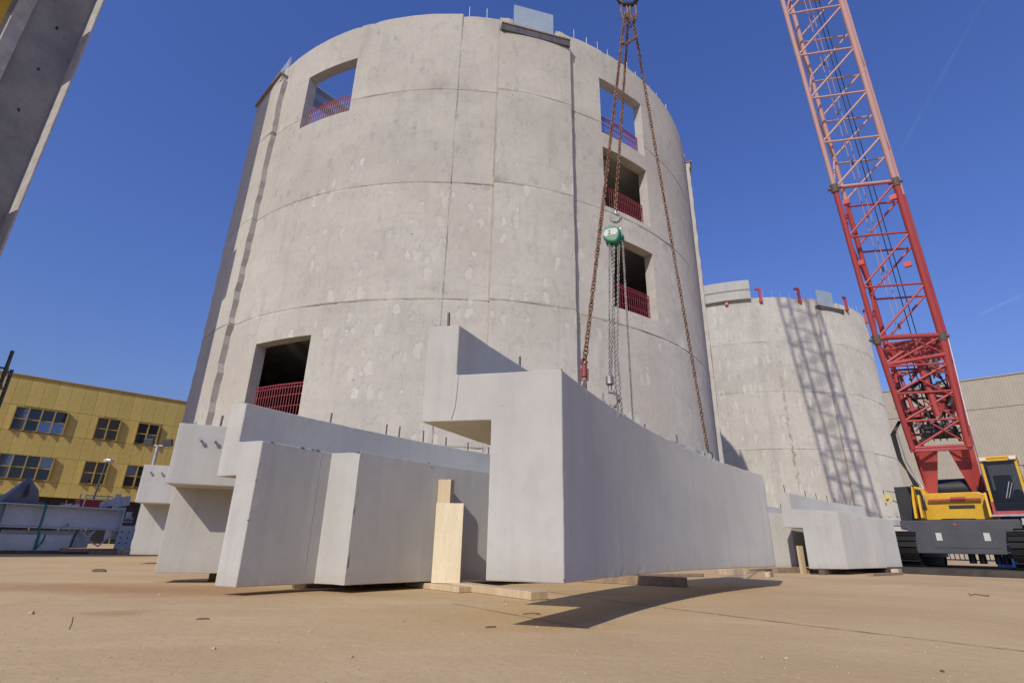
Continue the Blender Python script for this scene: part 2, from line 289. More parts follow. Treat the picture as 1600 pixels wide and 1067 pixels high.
# ------------------------------------------------------------------ mesh building
class MB:
    def __init__(s): s.v = []; s.f = []; s.uv = []; s.sm = []
    def add(s, vs, fs, uvs=None, smooth=False):
        o = len(s.v); s.v += [tuple(x) for x in vs]; s.f += [tuple(i + o for i in q) for q in fs]
        s.uv += list(uvs) if uvs else [(0, 0)] * len(vs); s.sm += [smooth] * len(fs); return s
    def box(s, c, d, rot=None):
        c = Vector(c); h = Vector(d) / 2; rm = rot if rot is not None else Matrix.Identity(3)
        vs = [c + rm @ Vector((x * h.x, y * h.y, z * h.z)) for x in (-1, 1) for y in (-1, 1) for z in (-1, 1)]
        return s.add(vs, [(0, 1, 3, 2), (4, 6, 7, 5), (0, 4, 5, 1), (2, 3, 7, 6), (0, 2, 6, 4), (1, 5, 7, 3)])
    def bar(s, p, q, wx, wy=None, up=(0, 0, 1)):
        p, q = Vector(p), Vector(q); d = (q - p); L = d.length; d.normalize(); up = Vector(up)
        if abs(d.dot(up)) > .97: up = Vector((1, 0, 0))
        x = d.cross(up).normalized(); y = x.cross(d)
        return s.box((p + q) / 2, (wx, wy or wx, L), Matrix((x, y, d)).transposed())
    def cyl(s, p, q, r, n=8, r2=None, caps=True):
        p, q = Vector(p), Vector(q); d = (q - p).normalized(); up = Vector((0, 0, 1)) if abs(d.z) < .95 else Vector((1, 0, 0))
        x = d.cross(up).normalized(); y = x.cross(d); r2 = r if r2 is None else r2
        vs = []
        for c, rad in ((p, r), (q, r2)):
            for i in range(n):
                a = 2 * pi * i / n; vs.append(c + x * cos(a) * rad + y * sin(a) * rad)
        s.add(vs, [(i, i + n, (i + 1) % n + n, (i + 1) % n) for i in range(n)], smooth=n > 6)
        if caps: s.add(vs[:n], [tuple(range(n))]); s.add(vs[n:], [tuple(range(n))[::-1]])
        return s
    def prism(s, poly, origin, ax, ay, az, depth):
        """polygon in (ax, ay) pushed along az by depth"""
        o, ax, ay, az = map(Vector, (origin, ax, ay, az)); n = len(poly)
        a = [o + ax * x + ay * y for x, y in poly]; bb = [q + az * depth for q in a]
        return s.add(a + bb, [tuple(range(n))[::-1], tuple(range(n, 2 * n))] + [(i, (i + 1) % n, (i + 1) % n + n, i + n) for i in range(n)])
    def tube(s, pts, r, n=6):
        pts = [Vector(q) for q in pts]; rings = []
        for i, q in enumerate(pts):
            d = (pts[min(i + 1, len(pts) - 1)] - pts[max(i - 1, 0)]).normalized()
            up = Vector((0, 0, 1)) if abs(d.z) < .9 else Vector((1, 0, 0))
            x = d.cross(up).normalized(); y = x.cross(d)
            rings += [q + x * cos(2 * pi * k / n) * r + y * sin(2 * pi * k / n) * r for k in range(n)]
        fs = [(i * n + k, (i + 1) * n + k, (i + 1) * n + (k + 1) % n, i * n + (k + 1) % n) for i in range(len(pts) - 1) for k in range(n)]
        return s.add(rings, fs, smooth=True)
    def mesh(s, name, mats):
        me = bpy.data.meshes.new(name); me.from_pydata(s.v, [], s.f)
        if any(u != (0, 0) for u in s.uv):
            ul = me.uv_layers.new(name='UVMap'); li = [0] * len(me.loops); me.loops.foreach_get('vertex_index', li)
            flat = []
            for i in li: flat += s.uv[i]
            ul.data.foreach_set('uv', flat)
        me.polygons.foreach_set('use_smooth', s.sm)
        for mm in (mats if isinstance(mats, list) else [mats]): me.materials.append(mm)
        me.update(); return me
def fixn(me):
    import bmesh
    bm = bmesh.new(); bm.from_mesh(me); bmesh.ops.recalc_face_normals(bm, faces=bm.faces); bm.to_mesh(me); bm.free()
def setp(o, label=None, cat=None, group=None, kind=None):
    if label: o['label'] = label
    if cat: o['category'] = cat
    if group: o['group'] = group
    if kind: o['kind'] = kind
    return o
def thing(name, label, cat, loc=(0, 0, 0), rotz=0.0, group=None):
    o = bpy.data.objects.new(name, None); COL.objects.link(o); o.location = loc; o.rotation_euler = (0, 0, rotz)
    o.empty_display_size = .1
    return setp(o, label, cat, group)
def part(name, mb, mt, parent=None, bevel=0.0, norm=True, **kw):
    me = mb if isinstance(mb, bpy.types.Mesh) else mb.mesh(name, mt)
    if norm and not isinstance(mb, bpy.types.Mesh): fixn(me)
    o = bpy.data.objects.new(name, me); COL.objects.link(o); o.parent = parent
    if bevel:
        bv = o.modifiers.new('bevel', 'BEVEL'); bv.width = bevel; bv.segments = 2; bv.limit_method = 'ANGLE'; bv.angle_limit = RAD(35)
    return setp(o, **kw)
def single(name, mb, mt, label, cat, loc=(0, 0, 0), rotz=0.0, group=None, bevel=0.0):
    o = part(name, mb, mt, None, bevel); o.location = loc; o.rotation_euler = (0, 0, rotz); return setp(o, label, cat, group)
UNITCYL = {}
def strut(name, p, q, r, mt, parent):
    """a brace or chord as its own object sharing one unit cylinder mesh per material"""
    key = mt.name
    if key not in UNITCYL: UNITCYL[key] = MB().cyl((0, 0, 0), (0, 0, 1), 1.0, 10).mesh('tube', mt); fixn(UNITCYL[key])
    o = bpy.data.objects.new(name, UNITCYL[key]); COL.objects.link(o); o.parent = parent
    p, q = Vector(p), Vector(q); d = q - p
    o.matrix_local = Matrix.LocRotScale(p, d.to_track_quat('Z', 'Y'), Vector((r, r, d.length)))
    return o

# ------------------------------------------------------------------ ground
g = MB(); g.add([(-900, -200, 0), (900, -200, 0), (900, 1500, 0), (-900, 1500, 0)], [(0, 1, 2, 3)])
part('ground', g, MT['ground'], kind='structure')
def strip(pts, w0, seed):
    rn = random.Random(seed); mb = MB(); vs = []; n = len(pts)
    P = [Vector((x, y, .004)) for x, y in pts]; fine = []
    for i in range(n - 1):
        for k in range(24): fine.append(P[i].lerp(P[i + 1], k / 24))
    fine.append(P[-1])
    for i, q in enumerate(fine):
        d = (fine[min(i + 1, len(fine) - 1)] - fine[max(i - 1, 0)]).normalized(); nn = Vector((-d.y, d.x, 0))
        a = w0 * rn.uniform(.15, 1.0); b2 = w0 * rn.uniform(.15, 1.0); vs += [q + nn * a, q - nn * b2]
    return mb.add(vs, [(2 * i, 2 * i + 1, 2 * i + 3, 2 * i + 2) for i in range(len(fine) - 1)])
part('slab_joint', strip([(.3, 6.6), (1.15, 5.15), (1.9, 4.1), (2.6, 3.2), (3.6, 2.0)], .012, 1), MT['joint'], kind='structure')
part('slab_joint', strip([(-.45, 4.9), (-.05, 4.35), (.5, 3.6)], .007, 2), MT['joint'], kind='structure')

# ------------------------------------------------------------------ silos
RS = 10.567
RIM, J1, J2, J3 = 17.083 + EYE, 13.676 + EYE, 10.091 + EYE, 6.246 + EYE
J4 = 2.7
def pol(r, th, z): return (r * sin(th), -r * cos(th), z)         # th = 0 faces -Y
def shell(rows, cols, rfun, zfun, R_in, holes, tj=None):
    """curved wall with real openings; returns (outer, inner+reveals) builders"""
    nz, nt_ = len(rows), len(cols); out = MB(); inn = MB()
    closed = abs((cols[-1] - cols[0]) - 2 * pi) < 1e-6
    keep = [[True] * (nt_ - 1) for _ in range(nz - 1)]
    for i in range(nz - 1):
        for j in range(nt_ - 1):
            zc = (rows[i] + rows[i + 1]) / 2; tc = (cols[j] + cols[j + 1]) / 2
            for (a, b_, z0, z1) in holes:
                if a < tc < b_ and z0 < zc < z1: keep[i][j] = False
    vo = []; vi = []; uv = []
    for i in range(nz):
        for j in range(nt_):
            jj = 0 if (closed and j == nt_ - 1) else j
            z = zfun(i, jj, rows[i], cols[jj]); tt = cols[j] + (tj(i, jj) if tj else 0); vo.append(pol(rfun(i, jj, rows[i], cols[jj]), tt, z)); vi.append(pol(R_in, tt, z)); uv.append((RS * cols[j], z))
    fo = []; fi = []
    ix = lambda i, j: i * nt_ + j
    for i in range(nz - 1):
        for j in range(nt_ - 1):
            if keep[i][j]:
                fo.append((ix(i, j), ix(i, j + 1), ix(i + 1, j + 1), ix(i + 1, j)))
                fi.append((ix(i, j), ix(i + 1, j), ix(i + 1, j + 1), ix(i, j + 1)))
    out.add(vo, fo, uv, True); inn.add(vi, fi, None, True)
    def bridge(a, b_):
        inn.add([vo[a], vo[b_], vi[b_], vi[a]], [(0, 1, 2, 3)])
    for i in range(nz - 1):
        for j in range(nt_ - 1):
            if not keep[i][j]: continue
            jl = (j - 1) % (nt_ - 1) if closed else j - 1; jr = (j + 1) % (nt_ - 1) if closed else j + 1
            if i == 0 or not keep[i - 1][j]: bridge(ix(i, j + 1), ix(i, j))
            if i == nz - 2 or not keep[i + 1][j]: bridge(ix(i + 1, j), ix(i + 1, j + 1))
            if jl < 0 or not keep[i][jl]: bridge(ix(i, j), ix(i + 1, j))
            if jr > nt_ - 2 or not keep[i][jr]: bridge(ix(i + 1, j + 1), ix(i, j + 1))
    return out, inn
def frange(a, b, st):
    n = max(1, int(round((b - a) / st))); return [a + (b - a) * i / n for i in range(n + 1)]

RAILMESH = {}
def railing(th0, th1, z0, hgt, mt):
    """flat-bar window guard: many thin uprights between three rails"""
    mb = MB(); r = RS - .27; n = int((th1 - th0) * r / .095)
    for i in range(n + 1):
        th = th0 + (th1 - th0) * i / n; a = pol(r, th, z0 + .04); b = pol(r, th, z0 + hgt); mb.bar(a, b, .013)
    for zz, ww in ((z0 + .05, .024), (z0 + hgt * .36, .018), (z0 + hgt * .68, .018), (z0 + hgt * .9, .024), (z0 + hgt, .03)):
        pts = [pol(r, th0 + (th1 - th0) * k / 6, zz) for k in range(7)]
        for k in range(6): mb.bar(pts[k], pts[k + 1], ww)
    return mb
def silo(label, loc, mt, rot, windows, ribs, seams, seed, dowels, group):
    rn = random.Random(seed)
    root = thing('concrete_silo', label, 'silo', (*loc, 0), rot, group)
    holes = [(RAD(a), RAD(b), z0 + EYE, z1 + EYE) for a, b, z0, z1 in windows]
    for c in ribs: holes.append((RAD(c - 4.3), RAD(c + 4.3), 16.56 + EYE, 99))
    rows = set(); cols = set(RAD(x) for x in frange(-180, 180, 1.0))
    for a, b in ((0, J4), (J4, J3), (J3, J2), (J2, J1), (J1, RIM)): rows |= set(round(x, 4) for x in frange(a, b, .8))
    for zz in (J1, J2, J3, J4): rows |= {round(zz - .022, 4), round(zz + .022, 4), round(zz - .05, 4), round(zz + .05, 4)}
    rows = [z for z in rows if all(abs(z - q) > .12 for h_ in holes for q in h_[2:])]
    for h_ in holes:
        rows += [h_[2]] + ([h_[3]] if h_[3] < 90 else [])
    rows = sorted(set(rows)); 
    rows = [z for k, z in enumerate(rows) if k == 0 or z - rows[k - 1] > .004]
    special = [x for h_ in holes for x in h_[:2]]; sm_ = [RAD(s) for s in seams]
    cols = [c for c in cols if all(abs(c - q) > RAD(.35) for q in special + sm_)] + special
    for s in sm_: cols += [s - RAD(.22), s - RAD(.11), s, s + RAD(.11), s + RAD(.22)]
    cols = sorted(set(cols)); cols[0] = -pi; cols[-1] = pi
    groove = {}
    jit = {}
    def rfun(i, j, z, th):
        r = RS
        for zz in (J1, J2, J3, J4):
            if abs(z - zz) < .004: r -= .05 * rn.uniform(.3, 1.2)
            elif abs(z - zz) < .03: r += rn.uniform(-.004, .004)
        for s in sm_:
            if abs(th - s) < 1e-6: r -= rn.uniform(.012, .035)
        return r
    def zfun(i, j, z, th):
        for zz in (J1, J2, J3, J4):
            if abs(z - zz) < .03: return z + .02 * sin(th * 9 + zz) + rn.uniform(-.009, .009)
        if i == len(rows) - 1:
            dip = -.10 if RAD(1.2) < th < RAD(8.0) else 0.0
            return z + dip + rn.uniform(-.012, .006) + (.0 if rn.random() > .05 else -.05)
        return z
    out, inn = shell(rows, cols, rfun, zfun, RS - .34, holes)
    part('wall', out, mt, root, norm=False)
    part('wall_lining', inn, MT['reveal'], root, norm=False)
    for z in (2.98, 6.62, 10.18, 13.15):
        s = MB(); R2 = RS - .36; n = 72; zt = z + EYE
        vs = [pol(R2, 2 * pi * k / n, zt) for k in range(n)] + [pol(R2, 2 * pi * k / n, zt - .28) for k in range(n)]
        s.add(vs, [tuple(range(n)), tuple(range(n, 2 * n))[::-1]] + [(k, (k + 1) % n, (k + 1) % n + n, k + n) for k in range(n)])
        for bx in range(-3, 4): s.box((bx * 2.6, 0, zt - .43), (.3, 2 * sqrt(R2 ** 2 - (bx * 2.6) ** 2) - .3, .3))
        part('floor_slab', s, MT['inner'], root)
    # buttress ribs with a ledge and an upright sheet at the top
    for c in ribs:
        c0, c1 = RAD(c - 6.7), RAD(c + 6.7); cz = 16.20 + EYE
        rz = sorted(set([0.0] + [round(x, 3) for x in frange(.3, cz, .3)] + [J1 - .02, J1, J1 + .02, J2 - .02, J2, J2 + .02, J3 - .02, J3, J3 + .02, J1 - .05, J1 + .05, J2 - .05, J2 + .05, J3 - .05, J3 + .05]))
        cc = [c0 + (c1 - c0) * k / 10 for k in range(11)]
        def rf(i, j, z, th, cc=cc):
            r = RS + .20
            if any(abs(z - q) < .004 for q in (J1, J2, J3)): r -= rn.uniform(.012, .03)
            if abs(th - cc[0]) < 1e-6 or abs(th - cc[-1]) < 1e-6: r -= rn.uniform(0, .03)
            return r
        def zf(i, j, z, th):
            return z + (rn.uniform(-.01, .01) if any(abs(z - q) < .03 for q in (J1, J2, J3)) else 0)
        o2, i2 = shell(rz, cc, rf, zf, RS - .03, [], lambda i, j, q=(.0055 if c < 0 else .0006): rn.uniform(-q, q * .8) if j in (0, 10) else 0)
        rib = part('rib', o2, mt, root, norm=False)
        sides = part('rib_edge', i2, MT['reveal'], rib, norm=False)
        fr = lambda th: (Vector((cos(th), sin(th), 0)), Vector((sin(th), -cos(th), 0)))
        ct = RAD(c); t_, n_ = fr(ct); ctr = n_ * (RS + .06); w_ = 2 * RS * sin(RAD(6.6))
        rm = Matrix((t_, n_, Vector((0, 0, 1)))).transposed()
        b = MB(); b.box(ctr - n_ * (.04 if abs(c - 14.75) < 1 or abs(c - 18.2) < 1 else .10) + Vector((0, 0, cz + .145)), (w_ - (0 if abs(c - 14.75) < 1 else .06), .40, .27), rm); part('ledge_beam', b, MT['steel_dark' if abs(c - 14.75) < 1 or abs(c - 18.2) < 1 else 'reveal'], rib)
        b = MB(); b.box(ctr - n_ * .02 + Vector((0, 0, cz + .305)), (w_ + .03, .42, .05), rm); part('ledge_plank', b, MT['oldwood'], rib)
        b = MB(); b.box(n_ * (RS - .16) + t_ * .0 + Vector((0, 0, cz + .34 + .72)), (1.46, .05, 1.42), rm); part('sheet', b, MT['plate_blue'], rib)
        for sg in (-1, 1):
            tl, nl = fr(RAD(c + sg * 5.35)); b = MB(); q = nl * (RS - .12) + Vector((0, 0, cz + .33))
            b.prism([(-.20, 0), (.20, 0), (.13, .52), (-.10, .56)], q - nl * .2, tl * sg, (0, 0, 1), nl, .36)
            part('rim_lump', b, MT['reveal'], rib, bevel=.03)
    for th, hh in dowels:
        rr = RS - .17; o = strut('dowel', pol(rr, RAD(th), RIM - .1), pol(rr + rn.uniform(-.04, .04), RAD(th + rn.uniform(-.1, .1)), RIM + hh), .011, MT['galv'], root)
    return root
W1 = [(-30.45, -18.7, 13.27, 15.58), (28.45, 40.05, 13.27, 15.71), (28.5, 40.05, 10.30, 12.66), (29.2, 39.97, 6.78, 9.25), (-30.3, -18.9, 3.10, 5.35)]
RIBS = [14.75 - 60 * 3, 14.75 - 120, 14.75 - 60, 14.75, 14.75 + 60, 14.75 + 120]
dw = [(th, random.uniform(.45, .75)) for th in [2.2, 5.6] + frange(23.5, 66, 2.9)]
s1 = silo('tall grey concrete silo with five window openings behind the hanging panel', (-2.135, 23.905), MT['silo'], 0.0, W1, RIBS,
          [1.2, 8.0, -63, 100], 11, dw, 'concrete silos')
for (a, b, z0, z1) in W1:
    hh = .98
    part('window_guard', railing(RAD(a + .15), RAD(b - .15), z0 + EYE, hh, MT['guard']), MT['guard'], s1)
bm_ = MB(); bm_.bar((-5.98, -7.35, 16.95), (-4.55, -5.75, 16.98), .3, .06); bm_.bar((-5.98, -7.35, 16.8), (-4.55, -5.75, 16.83), .02, .3); bm_.bar((-5.98, -7.35, 16.65), (-4.55, -5.75, 16.68), .3, .02)
# steel girder across the open top of the silo
gm = MB(); ga, gb = Vector((-8.6, -5.6, 17.15)), Vector((8.3, -1.4, 17.15)); 
ga, gb = Vector((-6.3, -7.9, 17.2)), Vector((1.5, 1.0, 17.2))
gm.bar(ga, gb, .40, .03); gm.bar(ga - Vector((0, 0, .3)), gb - Vector((0, 0, .3)), .03, .58); gm.bar(ga - Vector((0, 0, .6)), gb - Vector((0, 0, .6)), .40, .03)
part('roof_girder', gm, MT['steel_prim'], s1)
# pink spray mark low on the wall
pm = MB(); th0 = -11.2
for k, (dz, l) in enumerate(((0, .9), (.10, 1.1), (.19, .8))):
    vs = []; 
    for q in range(9):
        th = RAD(th0) + (q / 8 * l + .1 * k) / RS; vs += [pol(RS + .013, th, 2.28 + dz + .03 * sin(q)), pol(RS + .013, th, 2.28 + dz + .085 + .025 * cos(q * 1.7))]
    pm.add(vs, [(2 * i, 2 * i + 2, 2 * i + 3, 2 * i + 1) for i in range(8)])
part('spray_mark', pm, MT['pink'], s1)

RB2 = [18.2 + 60 * k for k in range(-3, 3)]
dw2 = [(th, random.uniform(.4, .8)) for th in frange(-8, 9, 3.4) + frange(30, 60, 3.7)]
s2 = silo('smaller looking far concrete silo crossed by the lattice shadow of the crane boom', (19.525, 45.38), MT['silo2'], 0.0, [], RB2,
          [-63, 100], 23, dw2, 'concrete silos')
for th in (-9.5, 5.3, 28.5, 47.5, -22):
    q = MB(); t_ = Vector((cos(RAD(th)), sin(RAD(th)), 0)); n_ = Vector((sin(RAD(th)), -cos(RAD(th)), 0)); c = n_ * (RS + .09) + Vector((0, 0, RIM + .15))
    rm = Matrix((t_, n_, Vector((0, 0, 1)))).transposed()
    q.box(c, (.14, .14, 1.15), rm); q.box(c + Vector((0, 0, .5)) - t_ * .12, (.36, .15, .12), rm); q.box(c - Vector((0, 0, .45)), (.22, .16, .2), rm)
    part('rim_bracket', q, MT['red'], s2)
# scribble on the far silo, low at its right edge
sc = MB(); rn = random.Random(4)
for k in range(5):
    a0 = 47 + k * 4.2; pts = [pol(RS + .02, RAD(a0 + 2.1 * sin(q * 1.3 + k)), 2.3 + .55 * (k % 2) + .45 * cos(q * .9 + k) + q * .05) for q in range(12)]
    sc.tube(pts, .022, 4)
part('graffiti', sc, MT['seafoam'], s2)
# precast parapet element already standing on the far silo's rim
pe = MB()
th_a, th_b = RAD(-40), RAD(-13.2); n = 22; prof = [(-.25, 0), (.28, 0), (.28, .62), (.36, .72), (.36, 1.42), (-.25, 1.42)]
vs = []; 
for k in range(n + 1):
    th = th_a + (th_b - th_a) * k / n
    for (r_, z_) in prof: vs.append(pol(RS + r_, th, RIM - .12 + z_))
m_ = len(prof); fs = [(k * m_ + i, k * m_ + (i + 1) % m_, (k + 1) * m_ + (i + 1) % m_, (k + 1) * m_ + i) for k in range(n) for i in range(m_)] + [tuple(range(m_)), tuple(range(n * m_, n * m_ + m_))[::-1]]
pe.add([(x + 19.525, y + 45.38, z) for x, y, z in vs], fs)
o = part('parapet_panel', pe, MT['cast']); setp(o, 'pale curved precast parapet piece sitting on the far silo rim', 'concrete panel')

# ------------------------------------------------------------------ tall dark wall at the left
S0 = Vector((-12.48, 11.36, 0)); st = Vector((-.46, -.888, 0)).normalized(); sn = Vector((.888, -.46, 0)).normalized(); HW = 22.5
slab = thing('pier', 'tall dark concrete pier rising out of the top corner beside the sky', 'pier', (0, 0, 0))
def along(t, nrm, z): return S0 + st * t + sn * nrm + Vector((0, 0, z))
def wallbox(t0, t1, n0, n1, z0, z1):
    return MB().prism([(t0, n0), (t1, n0), (t1, n1), (t0, n1)], S0 + Vector((0, 0, z0)), st, sn, (0, 0, 1), z1 - z0)
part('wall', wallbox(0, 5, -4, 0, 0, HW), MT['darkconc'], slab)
part('lip', wallbox(-.05, 0, -.5, .5, 0, HW), MT['edgeconc'], slab, bevel=.02)
part('rib', wallbox(1.1, 1.42, .002, .09, 0, HW), MT['edgeconc'], slab, bevel=.02)
part('mural', wallbox(1.5, 3.4, .002, .012, 9, 20), MT['mural_y'], slab)
mu = MB()
for (t_, z_, r_) in ((1.95, 13.35, .32), (2.3, 12.3, .4), (1.8, 14.9, .25), (2.7, 14.2, .5)):
    mu.prism([(r_ * cos(a) * (1 + .25 * sin(3 * a)), 1.5 * r_ * sin(a)) for a in [2 * pi * k / 18 for k in range(18)]], S0 + st * t_ + sn * .013 + Vector((0, 0, z_)), st, (0, 0, 1), sn, .004)
part('mural_shape', mu, MT['mural_b'], slab)
for (z0, z1) in ((13.9, 15.2), (0, 9.3)):  # added out-of-view blocks that throw the dark lengths onto the lip
    part('shadow_block', wallbox(2.0, 2.7, .013, .75, z0, z1), MT['darkconc'], slab)
for z_ in (9.0, 10.6, 12.0, 13.5, 15.2):
    part('tie_hole', MB().cyl(along(.55 + .03 * sin(z_ * 5), .001, z_), along(.55, .012, z_), .05, 8), MT['black'], slab)

# ------------------------------------------------------------------ precast facade panels
def sweep_panel(path, e_end, sec, z0, back=0.0, n_sub=1, far_dir=None):
    """section (u, z) swept along a plan path; u is measured to the right of travel"""
    P = [Vector((x, y, 0)) for x, y in path]; rn = random.Random(len(path) + int(path[0][0] * 100))
    P = [P[i].lerp(P[i + 1], k / 3) for i in range(len(P) - 1) for k in range(3)] + [P[-1]]
    fine = []
    for (a, b_) in zip(sec, sec[1:] + sec[:1]):
        k_ = max(1, int(hypot(b_[0] - a[0], b_[1] - a[1]) / .07)); fine += [(a[0] + (b_[0] - a[0]) * q / k_, a[1] + (b_[1] - a[1]) * q / k_, q == 0) for q in range(k_)]
    sec = fine
    n = len(P); vs = []; m_ = len(sec)
    for i, q in enumerate(P):
        if i == 0 and e_end is not None: r = Vector((cos(e_end), sin(e_end), 0))
        elif i == n - 1 and far_dir is not None: r = Vector((cos(far_dir), sin(far_dir), 0))
        else:
            d = (P[min(i + 1, n - 1)] - P[max(i - 1, 0)]).normalized(); r = Vector((d.y, -d.x, 0))
        cs = 1.0
        if e_end is not None and i > 0:
            d0 = (P[1] - P[0]).normalized(); cs = abs(Vector((cos(e_end), sin(e_end), 0)).dot(Vector((d0.y, -d0.x, 0))))     # the end is a slanted cut
        for (u, z, corner) in sec:
            u = u * cs
            jj = .0022 if (corner and rn.random() > .6) or (i in (0, n - 1) and rn.random() > .6) else 0
            vs.append(q + r * (u + rn.uniform(-jj, jj)) + Vector((0, 0, z0 + z + rn.uniform(-jj, jj))))
    fs = [(k * m_ + i, k * m_ + (i + 1) % m_, (k + 1) * m_ + (i + 1) % m_, (k + 1) * m_ + i) for k in range(n - 1) for i in range(m_)]
    fs += [tuple(range(m_)), tuple(range((n - 1) * m_, n * m_))[::-1]]
    return MB().add(vs, fs)
def arc(p0, head0, R, L, n=24):
    """plan arc turning right; headings in degrees"""
    x, y = p0; out = [(x, y)]; ds = L / n
    for k in range(n):
        h_ = RAD(head0) - (k + .5) * ds / R; x += cos(h_) * ds; y += sin(h_) * ds; out.append((x, y))
    return out
def offset_pt(path, i, u):
    p, q = Vector(path[max(i - 1, 0)]), Vector(path[min(i + 1, len(path) - 1)]); d = (q - p).normalized()
    return Vector(path[i]) + Vector((d.y, -d.x)) * u
def localise(root, mbs):
    o = Vector(root.location)
    for mb in mbs: mb.v = [(x - o.x, y - o.y, z - o.z) for x, y, z in mb.v]
def SEC(stem, cor, ups, h=1.26, ztop=1.63, under=.94):
    return [(0, 0), (0, h), (-ups, h), (-ups, ztop), (-cor, ztop), (-cor, under), (-stem, under), (-stem, 0)]
GP = 'precast facade panels'
def panel(label, path, e_end, sec, z0, dowel_at=(), far_dir=None, dowel_u=None, dh=.16):
    root = thing('facade_panel', label, 'concrete panel', (path[0][0], path[0][1], z0), 0, GP)
    mb = sweep_panel(path, e_end, sec, z0, far_dir=far_dir); localise(root, [mb])
    b = part('body', mb, MT['cast'], root, bevel=.007)
    zt = max(z for u, z in sec); um = dowel_u if dowel_u is not None else -(abs(min(u for u, z in sec)) + abs([u for u, z in sec if z == zt][0])) / 2
    d0 = (Vector(path[1]) - Vector(path[0])).normalized(); ev = Vector((cos(e_end), sin(e_end))); cs = abs(ev.dot(Vector((d0.y, -d0.x))))
    for i in dowel_at:
        q = Vector(path[0]) + ev * um + d0 * .06 if i == 0 else offset_pt(path, i, um * cs)
        d = strut('dowel', (q.x - path[0][0], q.y - path[0][1], zt - .03), (q.x - path[0][0] + random.uniform(-.006, .006), q.y - path[0][1], zt + dh * random.uniform(.75, 1.1)), .010, MT['rebar'], root)
    return root
# A: hanging
pA = arc((.323, 3.30), 64, 18.3, 5.98, 30); zA = EYE - .19
A = panel('pale curved panel hanging from the rusty chains just above the ground', pA, RAD(-14), SEC(.46, .94, .715, 1.26, 1.625, .945), zA,
          (0, 5, 17, 20, 25), None)
tn = MB(); q = [offset_pt(pA, 30, u) for u in (-.02, -.44)]; d_ = (Vector(pA[30]) - Vector(pA[29])).normalized()
tn.prism([(0, 0), (.42, 0), (.42, .085), (0, .085)], (q[1].x, q[1].y, zA + .0), (Vector((q[0].x - q[1].x, q[0].y - q[1].y, 0))).normalized(), (d_.x, d_.y, 0), (0, 0, 1), 1.16)
localise(A, [tn]); part('end_nib', tn, MT['cast'], A, bevel=.006)
# B: stepped panel standing in front at the left
pB = arc((-2.327, 5.09), 57, 16.0, 5.6, 28)
B = panel('panel with a stepped front standing left of the plywood board', pB, RAD(-22), SEC(.25, .50, .30, 1.26, 1.645, .945), .07,
          (5, 9, 10, 12, 14, 16, 18, 19), None)
iB = 5
th = sweep_panel([(Vector(pB[i]).x, Vector(pB[i]).y) for i in range(iB - 1, 29)], None, [(-.004, .002), (-.004, 1.257), (.385, 1.257), (.385, .002)], .07)
th = sweep_panel([pB[i] for i in range(iB - 1, 29)], RAD(-21), [(-.004, .002), (-.004, 1.257), (.385, 1.257), (.385, .002)], .07)
localise(B, [th]); part('thickening', th, MT['cast'], B, bevel=.007)
def chip(root, p, d, size, seed):
    rn = random.Random(seed); d = Vector(d).normalized(); up = Vector((0, 0, 1)); n = d.cross(up)
    pts = [Vector(p) + d * size * x + up * size * .35 * z + n * size * .3 * y for x, y, z in ((-1, 0, .2), (-.3, .6, .5), (.5, .5, .4), (1, 0, .2), (.3, .2, -1), (-.5, .3, -.8), (.1, -.6, .3))]
    mb = MB().add(pts, [(0, 1, 6), (1, 2, 6), (2, 3, 6), (3, 4, 6), (4, 5, 6), (5, 0, 6), (0, 1, 5), (1, 2, 4), (1, 4, 5), (2, 3, 4)]); localise(root, [mb]); part('chip', mb, MT['chipped'], root)
for k, (i_, f_, zz, sz) in enumerate(((0, .5, 1.262, .022), (2, .2, 1.262, .03), (2, .8, 1.262, .018), (3, .1, 1.262, .03), (0, .0, .55, .014), (0, .02, .9, .012), (9, .3, 1.262, .02))):
    a_, b_ = Vector((*pB[i_], 0)), Vector((*pB[i_ + 1], 0)); q_ = a_.lerp(b_, f_); q_.z = .07 + zz
    if i_ == 9: n_ = (b_ - a_).normalized(); q_ += Vector((n_.y, -n_.x, 0)) * .385
    chip(B, q_, b_ - a_, sz, k)
for k, (i_, zz, sz) in enumerate(((0, .02, .02), (0, 1.258, .016), (2, 1.26, .014), (7, 1.26, .02), (12, 1.26, .016))):
    a_, b_ = Vector((*pA[i_], 0)), Vector((*pA[i_ + 1], 0)); q_ = a_.copy(); q_.z = zA + zz; chip(A, q_, b_ - a_, sz, 20 + k)
jl = MB(); a_, b_ = Vector((*pB[3], 0)), Vector((*pB[4], 0)); d_ = (b_ - a_).normalized(); q_ = a_.lerp(b_, .35) + Vector((d_.y, -d_.x, 0)) * .0005
jl.bar(q_ + Vector((0, 0, .16)), q_ + Vector((0, 0, 1.30)), .0022, .002); localise(B, [jl]); part('joint_line', jl, MT['runmark'], B)
e_ = Vector((cos(RAD(-14)), sin(RAD(-14)), 0)); f_ = Vector((e_.y, -e_.x, 0)); f_ = f_ if f_.y < 0 else -f_
sl2 = MB(); q_ = Vector((*pA[0], 0)) - e_ * .70 + f_ * .0012
sl2.tube([q_ + Vector((0, 0, zA + 1.25)), q_ + Vector((-.004, 0, zA + 1.12)), q_ - e_ * .01 + Vector((0, 0, zA + 1.03)), q_ - e_ * .03 + Vector((0, 0, zA + .96))], .0035, 5); localise(A, [sl2]); part('run_mark', sl2, MT['runmark'], A)
